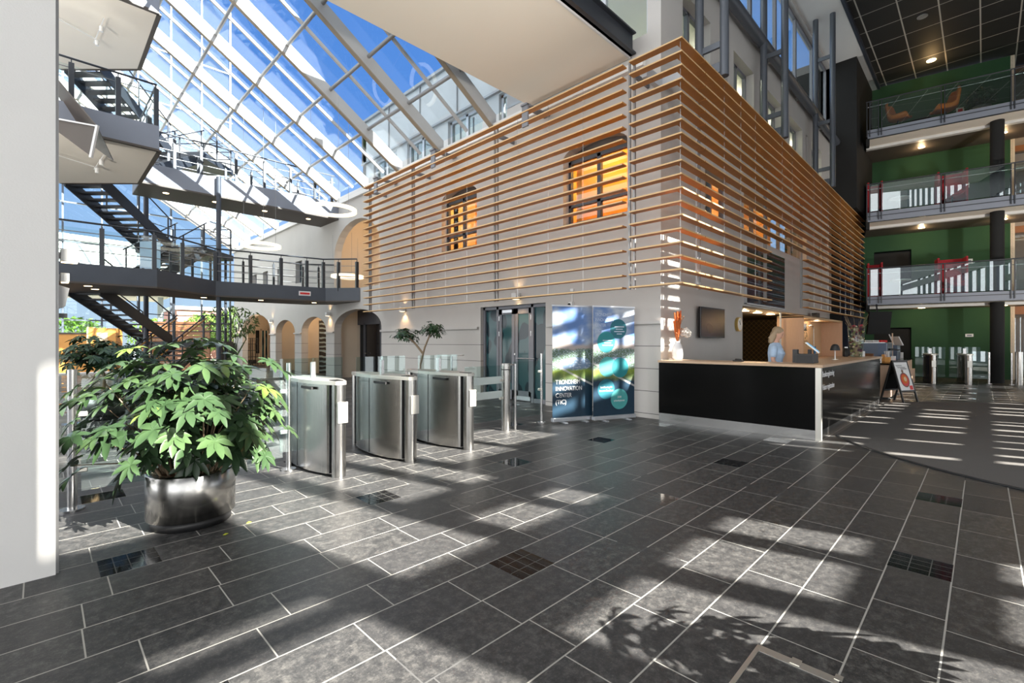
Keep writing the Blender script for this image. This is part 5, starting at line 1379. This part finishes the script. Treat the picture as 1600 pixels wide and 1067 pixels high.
make_schefflera(t, k, .4, .48, .45, 90, (.07,.11), 33, shell=.15, matn='leafdark', nl=(5,6), trunk=[(.06,-.06,1.2),(-.05,.12,1.45),(-.22,.3,1.68)])
def spray(mb, c, rad, hgt, n, L, rr, droop=.5):
    for i in range(n):
        a = rr.uniform(0,6.28); z = rr.uniform(-1,1); q = math.sqrt(1-z*z)*rr.random()**.4
        p = Vector(c) + Vector((rad*q*math.cos(a), rad*q*math.sin(a), hgt*z))
        d = Vector((rr.uniform(-1,1), rr.uniform(-1,1), rr.uniform(-1.2,.4)-droop)).normalized(); s = d.orthogonal().normalized()*L*.16
        s = Matrix.Rotation(rr.uniform(0,6.28),3,d) @ s
        mb.add([p, p+d*L*.4+s, p+d*L, p+d*L*.4-s], [(0,1,2,3)])
rr = random.Random(9)
x, y = cw(-12.6,21.0)
t = thing('bamboo_plant', 'tall arching bamboo plant behind the stairs under the first floor footbridge', 'plant', (x,y,0))
b = MB()
for i in range(11): 
    q = (x+rr.uniform(-.5,.7), y+rr.uniform(-.5,.5)); b.tube([(x+rr.uniform(-.15,.15),y+rr.uniform(-.15,.15),.3),(q[0],q[1],1.6),(q[0]*1.0+rr.uniform(-.5,.5),q[1]+rr.uniform(-.5,.5),2.9)], .013, 5)
b.build('canes', M['bamboo'], t)
b = MB(); spray(b, (x+.1,y,2.45), 1.2, .65, 360, .26, rr); b.build('foliage', M['bamboo'], t)
b = MB(); b.prism([(x-.4,y-.4),(x+.4,y-.4),(x+.4,y+.4),(x-.4,y+.4)],0,.45); b.build('planter', M['blacksoft'], t)
# trees and buildings beyond the gable
def garden_tree(px, y, h, r, label, n=1300):
    t = thing('garden_tree', label, 'tree', (px,y,0), 0, 'trees outside the gable')
    b = MB(); b.tube([(px,y,0),(px+.1,y,h*.5),(px,y,h*.8)], [.16,.12,.06], 8); b.build('trunk', M['bark'], t)
    b = MB(); spray(b, (px,y,h*.62), r, h*.40, n, .38, rr, .1); b.build('crown', M['treegreen'], t)
for (X, Z, h, r, lb) in ((-27,29,2.9,2.0,'green tree outside at the far left beside the orange kiosk'),(-31,41,3.4,1.9,'low green tree outside behind the stairs'),(-20.3,34.2,3.4,1.9,'bright green tree outside behind the bamboo plant'),(-22.4,38.8,4.2,1.9,'bright green tree outside just left of the arcade end'),(-26.2,40.5,3.8,1.9,'green tree outside behind the brown plank screen')):
    x, y = cw(X, Z); garden_tree(x, y, h, r, lb)
gl = MB(); gl.box(-60, 60, 33.2, 90, -.3, -.05); struct(gl.build('floor', M['concrete']), 'paving outside the gable')
t = thing('pavilion', 'white roofed low building outside beyond the gable', 'building', (-4,42,0))
b = MB(); b.box(-7,6.5,39,46,4.6,6.0); b.build('wall', M['beige'], t)
b = MB(); b.hexa([(-7.4,38.6,6.0),(6.9,38.6,6.0),(4.5,42,8.4),(-7.4,42,8.8)],[(-7.4,46,6.0),(6.9,46,6.0),(4.5,43,8.4),(-7.4,43,8.8)]); b.build('roof', M['whitesteel'], t)
b = MB()
for x in (-6.5,6.0): b.box(x-.15,x+.15,41,41.3,0,4.6)
b.build('support', M['concrete'], t)
x, y = cw(-17,24.5)
t = thing('far_building', 'pink and brown building far outside beyond the arcade end', 'building', (*cw(-24,44),0))
b = MB(); x, y = cw(-24,44); b.box(x-6,x+8,y,y+6,0,4.2); b.build('wall', mat('pink_render', (.45,.22,.18), .9), t)
b = MB(); b.box(x-6.2,x+8.2,y-.2,y+6.2,4.2,4.5); b.build('roof', M['concrete'], t)
# plank screen, orange kiosk and dark cabinets behind the stairs
P = [cw(-17.9,22.8), cw(-14.6,22.8)]
t = thing('plank_screen', 'brown horizontal plank screen behind the stairs', 'screen', (*P[0],0))
for i in range(11):
    b = MB(); b.bar((*P[0],.15+.22*i),(*P[1],.15+.22*i),.04,.205); b.build('plank', M['rack'], t)
for f in (.02,.5,.98):
    q = Vector((*P[0],0)).lerp(Vector((*P[1],0)),f); b = MB(); b.cyl(q+Vector((.05,.05,0)),q+Vector((.05,.05,2.5)),.04,8); b.build('post', M['steeldark'], t)
x, y = cw(-18.6,21.6); t = thing('kiosk', 'orange wood kiosk box with a pale edge behind the dark small tree', 'kiosk', (x,y,0), R(-25))
b = MB(); b.box(-.5,.5,-.35,.35,0,2.1); b.build('body', M['orangewood'], t, world=False)
b = MB(); b.box(-.56,-.5,-.36,.36,0,2.15); b.box(-.2,.2,-.36,-.35,.1,1.9); b.build('door', M['ply'], t, world=False)
x, y = cw(-20.8,22.6); t = thing('kiosk', 'wide low orange wood kiosk at the far left beyond the pier', 'kiosk', (x,y,0), R(-25))
b = MB(); b.box(-1.2,1.0,-.3,.3,0,1.85); b.build('body', M['orangewood'], t, world=False); b = MB(); b.box(-1.25,1.05,-.35,.35,1.85,1.92); b.build('roof', M['brown'], t, world=False)
t = thing('black_cabinet', 'black cabinet standing at the far end of the arcade', 'cabinet', (7.9,32.2,0))
b = MB(); b.box(7.5,8.3,31.9,32.5,0,1.35); b.build('body', M['blacksoft'], t); b = MB(); b.box(7.46,8.34,31.86,32.54,1.35,1.40); b.build('top', M['blackpanel'], t)
x, y = cw(-14.2,15.8)
t = thing('white_bench', 'white low bench with glass front beside the stair foot', 'bench', (x,y,0))
b = MB(); b.box(x-.9,x+.9,y-.35,y+.35,.40,.46); b.build('seat', M['whiteplastic'], t)
for s in (-.7,.7):
    b = MB(); b.box(x+s-.05,x+s+.05,y-.3,y+.3,0,.40); b.build('leg', M['steelplain'], t)
# two yellow leaves on the floor
for (x, y, a, lb) in ((1.02,4.17,.4,'small yellow fallen leaf on the floor below the steel planter, nearer one'),(1.22,4.30,1.9,'small yellow fallen leaf on the floor below the steel planter, further one')):
    b = MB(); b.hexa([(x-.02,y-.008,.001),(x,y-.015,.001),(x+.02,y,.001),(x,y+.012,.001)],[(x-.02,y-.008,.004),(x,y-.015,.007),(x+.02,y,.004),(x,y+.012,.007)])
    tag(b.build('fallen_leaf', mat('yellow_leaf', (.5,.55,.05), .6)), lb, 'leaf', 'fallen leaves by the planter')
# ------------------------------------------------------------------ gallery balustrades and furniture
TP = [.02,.385,2.21,4.01,5.83,7.6]
for (zb, zt), nm in zip(LV, ('first','second','third')):
    t = thing('glass_balustrade', 'glass balustrade with dark flat posts on the %s gallery' % nm, 'railing', gp(0,-.04,zb), 0, 'glass balustrades on the galleries')
    for tt in TP:
        b = MB()
        for d in (-.045,.045): gbox(b, tt+d-.014, tt+d+.014, -.075, -.035, zb+.06, zt+1.10)
        b.build('post', M['steeldark'], t)
    b = MB(); b.tube([gp(-.05,-.055,zt+1.10), gp(9,-.055,zt+1.10)], .024, 8); b.build('top_rail', M['steeldark'], t)
    b = MB(); b.tube([gp(0,-.02,zt+.90), gp(9,-.02,zt+.90)], .014, 6); b.build('rail', M['steelplain'], t)
    for a, c in zip(TP, TP[1:]):
        b = MB(); gbox(b, a+.07, c-.07, -.062, -.050, zt+.03, zt+1.06); b.build('glass_panel', M['galglass'], t)
    b = MB(); gbox(b, -.05, .06, -.06, .25, zb-.28, zb); b.build('end_bracket', M['black'], t)
def gl_(t_, n_, z_): return gp(t_, n_, z_)
def armchair(label, tt, n, z, m_, rz, s=1.0):
    x, y, _ = gp(tt, n, 0); t = thing('lounge_chair', label, 'chair', (x,y,z), rz)
    k = dict(parent=t, world=False); b = MB(); nn = 12; rings = []
    # curved shell: seat sweeping up into a rounded back
    prof = [(-.32,.40,.25),(-.28,.43,.31),(-.10,.41,.34),(.14,.41,.35),(.24,.47,.37),(.27,.60,.37),(.295,.76,.37),(.315,.92,.35),(.32,1.0,.30),(.32,1.03,.20)]
    front = []; back = []
    vs = []; fs = []
    for (yy, zz, hw) in prof:
        for j in range(9):
            q = -1+2*j/8; c = abs(q)**2.2
            vs.append((hw*q*s, (yy - .10*c*(1 if yy > .1 else 0))*s, (zz + .10*c*(1 if yy < .3 else 0))*s))
    m = len(prof)
    for i in range(m-1):
        for j in range(8): fs.append((i*9+j, i*9+j+1, (i+1)*9+j+1, (i+1)*9+j))
    b.add(vs, fs, True); o = b.build('shell', M[m_], **k)
    md = o.modifiers.new('solid', 'SOLIDIFY'); md.thickness = .06*s; md.offset = 0
    b = MB(); b.cyl((0,0,0),(0,0,.40*s),.025,10); b.cyl((0,0,0),(0,0,.02),.22*s,20); b.build('pedestal', M['steeldark'], **k)
    return t
armchair('orange lounge chair on the third gallery next to the dark tower', 1.0, .85, 9.82, 'orange', R(-10), 1.15)
armchair('orange lounge chair on the third gallery beside the potted plant', 2.42, .95, 9.82, 'orange', R(-158), 1.2)
x, y, _ = gp(1.75,1.5,0); t = thing('coffee_table', 'low black round table between the orange chairs on the third gallery', 'table', (x,y,9.82))
b = MB(); b.cyl((x,y,10.28),(x,y,10.31),.38,24); b.build('top', M['blacksoft'], t)
b = MB(); b.cyl((x,y,9.82),(x,y,10.28),.025,10); b.cyl((x,y,9.82),(x,y,9.84),.22,20); b.build('pedestal', M['blacksoft'], t)
x, y, _ = gp(3.42,1.2,0); t = thing('potted_plant', 'dark bushy plant in a pale steel pot on the third gallery', 'plant', (x,y,9.82))
b = MB(); b.lathe([(.001,0),(.30,0),(.30,.45),(.27,.45),(.26,.40),(.001,.40)], (x,y,9.82), 28); b.build('planter', M['steelpale'], t)
b = MB(); spray(b, (x,y,10.62), .42, .38, 420, .2, random.Random(4), .2); b.build('foliage', M['leafdark'], t)
b = MB(); b.tube([(x,y,10.2),(x,y,10.7)], .02, 6); b.build('stems', M['bark'], t)
for (z, nm) in ((3.26,'first'),(6.57,'second')):
    for (tt, lb) in ((.28,'next to the dark tower'),(2.62,'in the middle')):
        x, y, _ = gp(tt, 1.25, 0)
        t = thing('privacy_booth', 'tall red padded booth on the %s gallery %s' % (nm, lb), 'booth', (x,y,z), ga+math.pi, 'red booths on the galleries')
        k = dict(parent=t, world=False); b = MB(); w_ = .40 if tt > 1 else .22
        b.box(-w_,w_,-.42,-.34,.05,1.45); b.build('back_panel', M['red'], **k, bevel=.02)
        for s in (-1,1):
            b = MB(); b.box(s*w_-.035,s*w_+.035,-.38,.32,.05,1.45); b.build('side_panel', M['red'], **k, bevel=.02)
        b = MB(); b.box(-w_+.03,w_-.03,-.30,.28,.34,.46); b.build('seat', M['red'], **k, bevel=.03)
        b = MB(); b.box(-w_,w_,-.4,.3,0,.05); b.build('base', M['blacksoft'], **k)
    armchair('red round armchair in front of the red booth on the %s gallery' % nm, 2.55, .55, z, 'red', ga+R(10), .9)
    x, y, _ = gp(1.1,1.3,0); t = thing('cafe_table', 'small white round table on the %s gallery' % nm, 'table', (x,y,z))
    b = MB(); b.cyl((x,y,z+.70),(x,y,z+.73),.35,24); b.build('top', M['whiteplastic'], t)
    b = MB(); b.cyl((x,y,z),(x,y,z+.70),.03,10); b.cyl((x,y,z),(x,y,z+.02),.24,20); b.build('pedestal', M['whiteplastic'], t)
# wall plates, downlights
for (tt, z, h, m_, lb) in ((3.15,10.95,.22,'orange','small orange and white sign on the green wall of the third gallery'),(3.3,7.85,.20,'paper','small pale sign on the green wall of the second gallery'),(3.4,4.75,.2,'paper','small pale sign on the green wall of the first gallery'),(3.42,1.75,.12,'paper','small white plate on the green wall at ground level')):
    b = MB(); gbox(b, tt-.12, tt+.12, 2.96, 3.0, z-h/2, z+h/2); o = b.build('wall_sign', M['paper']); tag(o, lb, 'sign')
    b = MB(); gbox(b, tt-.07, tt+.07, 2.95, 2.96, z-h/4, z+h/4); b.build('print', M['redprint' if m_ == 'orange' else 'fascia'], o)
for (zb, zt), nm in zip(LV, ('first','second','third')):
    for tt, w_ in ((1.84,'left'),(4.2,'right')):
        p = gp(tt, 2.0, zb-.06); b = MB(); b.cyl((p[0],p[1],p[2]-.012),(p[0],p[1],p[2]),.11,16)
        tag(b.build('downlight', M['warm']), 'warm downlight under the %s gallery, %s one' % (nm, 'nearer the tower' if w_ == 'left' else 'nearer the round column'), 'downlight', 'downlights under the galleries')
for (x, y, m_, lb) in ((25.2,1.48,'warm','warm glowing downlight in the black panel ceiling'),(21.6,1.5,'aluminium','unlit silver downlight in the black panel ceiling')):
    b = MB(); b.cyl((x,y,12.735),(x,y,12.75),.15,20); tag(b.build('downlight', M[m_]), lb, 'downlight')
for (z0, z1) in ((0.0,2.05),(3.26,5.4)):
    b = MB(); gbox(b, .36, 1.61, 3.14, 3.18, z0, z1); tag(b.build('door_leaf', M['black']), 'dark door in the green wall %s' % ('at ground level' if z0 < 1 else 'of the first gallery'), 'door')
# glazed room at the right end of the ground floor and of the galleries
for i, (z0, z1) in enumerate(((.1,2.6),(3.4,5.9),(6.7,9.2),(9.95,12.4))):
    r = sroot('window_%d' % (40+i))
    b = MB()
    for tt in (4.75,6.2,7.6): gbox(b, tt-.05, tt+.05, 4.05, 4.15, z0, z1)
    gbox(b, 4.7, 9, 4.05, 4.15, z0, z0+.08); gbox(b, 4.7, 9, 4.05, 4.15, z1-.08, z1); b.build('frame', M['brown'], r)
    b = MB(); gbox(b, 4.8, 9, 4.09, 4.10, z0+.05, z1-.05); b.build('pane', M['galglass'], r)
# ------------------------------------------------------------------ receptionist
def skin_mesh(verts, edges, radii, sub=1, root=0):
    me = bpy.data.meshes.new('tmp'); me.from_pydata(verts, edges, []); o = bpy.data.objects.new('tmp', me); COL.objects.link(o)
    md = o.modifiers.new('skin', 'SKIN'); md.use_smooth_shade = True
    for i, r_ in enumerate(radii):
        sv_ = me.skin_vertices[0].data[i]; sv_.radius = (r_, r_) if not isinstance(r_, tuple) else r_
        sv_.use_root = (i == root)
    sb = o.modifiers.new('sub', 'SUBSURF'); sb.levels = sub; sb.render_levels = sub
    dg = bpy.context.evaluated_depsgraph_get(); dg.update()
    m2 = bpy.data.meshes.new_from_object(o.evaluated_get(dg)); bpy.data.objects.remove(o)
    vs = [v.co.copy() for v in m2.vertices]; fs = [list(p.vertices) for p in m2.polygons]; bpy.data.meshes.remove(m2)
    return vs, fs
def ring(cx_, cy_, cz_, rx, ry, n=20, tilt=0, front=1.0):
    p = []
    for i in range(n):
        a = 2*math.pi*i/n; x = rx*math.cos(a); y = ry*math.sin(a)*(front if math.sin(a) < 0 else 1)
        p.append((cx_+x, cy_+y, cz_+tilt*y))
    return p
# local frame: faces -Y, feet at origin
PX, PY = 10.08, 2.86
pt_ = thing('person', 'person with blonde hair in a light blue short sleeved shirt, looking down behind the desk', 'person', (PX,PY,0), R(10))
k = dict(parent=pt_, world=False)
body = MB()
# torso, neck
tr = [ring(0,.0,.86,.155,.115), ring(0,.0,.95,.17,.125), ring(0,0,1.06,.145,.105), ring(0,-.005,1.16,.148,.11), ring(0,-.012,1.27,.165,.128,front=1.12),
      ring(0,-.005,1.36,.175,.115), ring(0,.005,1.42,.165,.09), ring(0,.01,1.455,.10,.065), ring(0,.0,1.485,.058,.056), ring(0,-.012,1.54,.052,.054), ring(0,-.03,1.59,.05,.055)]
body.loft(tr)
# head, bowed forward
H = Vector((0,-.045,1.655)); hm = Matrix.Rotation(R(24),3,'X')
hp = [(-.118,.028,.030,-.035),(-.105,.045,.05,-.03),(-.085,.055,.068,-.018),(-.055,.064,.082,-.008),(-.02,.069,.092,0),(.015,.073,.097,.002),(.05,.072,.096,.006),(.08,.063,.084,.010),(.102,.045,.06,.012),(.112,.018,.025,.012)]
rings = []
for (z, rx, ry, yo) in hp: rings.append([tuple(H + hm @ Vector((rx*math.cos(2*math.pi*i/20), ry*math.sin(2*math.pi*i/20)+yo, z))) for i in range(20)])
body.loft(rings)
def hp_(x, y, z): return H + hm @ Vector((x,y,z))
body.loft([[tuple(hp_(.010*math.cos(a)*s, -.088-o_, z+.006*math.sin(a))) for a in [i*math.pi/4 for i in range(8)]] for s, o_, z in ((.8,-.01,.014),(1.1,.010,-.006),(1.5,.028,-.026),(1.4,.008,-.038))])   # nose
for s in (-1,1): body.ball(hp_(s*.072,.005,-.012), .024, 6, .35, .7, 1.1)
# arms and legs in one skin
arms = []
for s in (-1,1):
    V = [(s*.15,.0,1.40),(s*.195,.0,1.36),(s*.225,.01,1.24),(s*.235,.015,1.12),(s*.215,-.09,1.045),(s*.175,-.20,.995),(s*.155,-.245,.975)]
    Rr = [.05,.055,.046,.040,.037,.029,.023]
    vs, fs = skin_mesh(V, [(i,i+1) for i in range(6)], Rr, 2); body.add(vs, fs, True)
    # palm and five separate fingers resting towards the desk
    w0 = Vector(V[-1]); fd = Vector((-s*.25,-.9,-.28)).normalized(); sd = Vector((-s,.25,0)).normalized(); up = fd.cross(sd)
    pv = [w0, w0+fd*.045, w0+fd*.085]; vs, fs = skin_mesh([tuple(p) for p in pv], [(0,1),(1,2)], [(.020,.024),(.016,.036),(.013,.036)], 1); body.add(vs, fs, True)
    for j, (o_, L) in enumerate(((-.029,.066),(-.010,.078),(.010,.074),(.028,.058))):
        a = w0+fd*.08+sd*o_; bb = a+fd*L*.5+Vector((0,0,-.006)); c = bb+fd*L*.4+Vector((0,0,-.022)); vs, fs = skin_mesh([tuple(a),tuple(bb),tuple(c)], [(0,1),(1,2)], [.0095,.0085,.007], 1); body.add(vs, fs, True)
    a = w0+fd*.03+sd*.030; bb = a+fd*.03+sd*.028+Vector((0,0,-.008)); c = bb+fd*.03+sd*.006; vs, fs = skin_mesh([tuple(a),tuple(bb),tuple(c)], [(0,1),(1,2)], [.012,.010,.008], 1); body.add(vs, fs, True)
    V = [(s*.08,.0,.92),(s*.10,.0,.78),(s*.10,.0,.50),(s*.10,.015,.28),(s*.10,.02,.09),(s*.10,-.03,.045),(s*.105,-.14,.03)]
    vs, fs = skin_mesh(V, [(i,i+1) for i in range(6)], [.085,.085,.058,.052,.038,.038,.032], 2); body.add(vs, fs, True)
o = body.build('body', M['skin'], **k)
md = o.modifiers.new('fuse', 'REMESH'); md.mode = 'VOXEL'; md.voxel_size = .0075; md.use_smooth_shade = True
sm2 = o.modifiers.new('smooth', 'SMOOTH'); sm2.factor = .4; sm2.iterations = 2
# face details
for s in (-1,1):
    b = MB(); b.ball(hp_(s*.030,-.083,.006), .011, 6, 1.2, .6, .6); b.build('eye', M['eye'], **k)
    b = MB(); b.tube([hp_(s*.045,-.080,.026),hp_(s*.030,-.091,.031),hp_(s*.014,-.092,.028)], .0035, 5); b.build('eyebrow', M['hair'], **k)
b = MB(); b.tube([hp_(-.022,-.083,-.062),hp_(-.008,-.090,-.059),hp_(.008,-.090,-.059),hp_(.022,-.083,-.062)], [.003,.006,.006,.003], 6); b.build('mouth', M['lip'], **k)
# hair: cap over the skull and shoulder-length fall
hb = MB(); n = 28
hb.loft([[tuple(hp_(.084*math.sqrt(max(0,1-q*q))*math.cos(a)+.0, .104*math.sqrt(max(0,1-q*q))*math.sin(a)+.020, .040+.094*q)) for a in [2*math.pi*i/n for i in range(n)]] for q in [-.95+.1*1.9*j/1.9*1 for j in range(20)]])
for s in (-1,1): hb.loft([[tuple(hp_(s*.070+.014*math.cos(a), .036+.040*math.sin(a)+dy, z)) for a in [2*math.pi*i/14 for i in range(14)]] for z, dy in ((.07,-.012),(.03,.005),(-.04,.02),(-.10,.035),(-.15,.05))])
V = []
fall = [[(.088*math.cos(a)*w_, .034+.09*abs(math.sin(a))*d_+dy if math.sin(a) > 0 else .02+dy+.03*math.sin(a), z) for a in [2*math.pi*i/n for i in range(n)]] for z, w_, d_, dy in ((.0,1.0,1.0,0),(-.08,1.02,.95,.005),(-.15,1.05,.85,.018),(-.20,1.04,.6,.035),(-.22,.8,.35,.04))]
hb.loft([[tuple(H + Matrix.Rotation(R(14),3,'X') @ Vector(p)) for p in r_] for r_ in fall])
o = hb.build('hair', M['hair'], **k); md = o.modifiers.new('fuse', 'REMESH'); md.mode = 'VOXEL'; md.voxel_size = .008; md.use_smooth_shade = True
md = o.modifiers.new('smooth', 'SMOOTH'); md.factor = .5; md.iterations = 25
sol = MB()
sh = [ring(0,.0,.88,.172,.135), ring(0,.0,.95,.182,.140), ring(0,0,1.06,.160,.122), ring(0,-.005,1.16,.162,.127), ring(0,-.012,1.27,.178,.143,front=1.12), ring(0,-.005,1.36,.186,.127), ring(0,.005,1.42,.176,.102), ring(0,.01,1.462,.105,.075), ring(0,.005,1.48,.072,.066)]
sol.loft(sh)
for s in (-1,1):
    V = [(s*.12,.0,1.41),(s*.185,.0,1.37),(s*.222,.008,1.27),(s*.232,.012,1.18)]
    vs, fs = skin_mesh(V, [(0,1),(1,2),(2,3)], [.06,.070,.064,.062], 2); sol.add(vs, fs, True)
o = sol.build('shirt', M['shirt'], **k); md = o.modifiers.new('fuse', 'REMESH'); md.mode = 'VOXEL'; md.voxel_size = .009; md.use_smooth_shade = True
b = MB(); b.tube([(-.06,-.055,1.475),(-.03,-.085,1.44),(0,-.118,1.40),(.03,-.085,1.44),(.06,-.055,1.475)], .008, 6); b.build('collar', M['shirt'], **k)
b = MB(); b.box(.045,.085,-.155,-.148,1.30,1.325); b.build('name_badge', M['eye'], **k)
sol = MB(); sol.loft([ring(0,0,.76,.175,.125), ring(0,0,.86,.178,.135), ring(0,0,.94,.176,.133)])
for s in (-1,1):
    V = [(s*.085,.0,.88),(s*.10,.0,.76),(s*.10,.0,.50),(s*.10,.012,.28),(s*.10,.02,.06)]
    vs, fs = skin_mesh(V, [(i,i+1) for i in range(4)], [.09,.098,.072,.066,.062], 2); sol.add(vs, fs, True)
o = sol.build('trousers', M['trouser'], **k); md = o.modifiers.new('fuse', 'REMESH'); md.mode = 'VOXEL'; md.voxel_size = .01; md.use_smooth_shade = True
for s in (-1,1):
    b = MB(); b.ball((s*.105,-.06,.045), .05, 8, .95, 2.3, .9); b.build('shoe', M['blacksoft'], **k)
# ------------------------------------------------------------------ lamps of the place and added fill spots
def fill_spot(loc, target, e, size=70, col=(1,.95,.88)):  # added spots without fixtures, filling light onto soffits and galleries
    l = bpy.data.lights.new('fill_spot', 'SPOT'); l.energy = e*FILL_E; l.color = col; l.spot_size = R(size); l.spot_blend = 1; l.shadow_soft_size = .25
    o = bpy.data.objects.new('fill_spot', l); COL.objects.link(o); o.location = loc
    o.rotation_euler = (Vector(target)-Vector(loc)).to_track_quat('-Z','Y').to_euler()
fill_spot((2.6,-1.4,2.2), (3.6,6.5,7.2), 2200, 66)
fill_spot((-2.0,13.5,3.7), (-.5,17.2,6.35), 330, 110)
fill_spot((-2.0,13.5,7.2), (-.2,17.2,9.85), 330, 110)
def point(loc, e, col=(1,.66,.34), r=.15, typ='POINT', **kw):
    l = bpy.data.lights.new('room_lamp', typ); l.energy = e*LAMP; l.color = col
    if typ != 'AREA': l.shadow_soft_size = r
    for a, b_ in kw.items(): setattr(l, a, b_)
    o = bpy.data.objects.new('room_lamp', l); COL.objects.link(o); o.location = loc; return o
for y in (5.6,7.2,9.6,11.4): point((9.9,y,6.3), 90, (1,.55,.16))
for x in (11,13.5,15.5,17.5,21.5): point((x,5.6,6.2), 45, (1,.58,.22))
for y, e in ((28.6,60),(24.1,16),(20.7,30),(16.5,10)): point((9.3,y,2.6), e, (1,.70,.42))
point((9.5,16.8,6.2), 45, (1,.70,.42))
for u in (15.3,16.5,17.8): point((u,5.2,2.34), 26, (1,.66,.34), .04)
for u in (17.5,20): point((u,4.3,2.15), 8, (1,.75,.5), .08)
for x in (13,16,19,21.5): point((x,5.8,9.2), 40, (1,.9,.7), .05)
for zb, zt in LV:
    for tt in (1.84,4.2): point(gp(tt,2.0,zb-.20), 16, (1,.70,.38), .08)
    point(gp(6.4,3.4,zb-.3), 40, (1,.62,.28), .2)
point((25.2,1.48,12.4), 14, (1,.65,.28), .04)
fill_spot((13.5,-6.5,1.5), (24,-.5,7.0), 2600, 62)
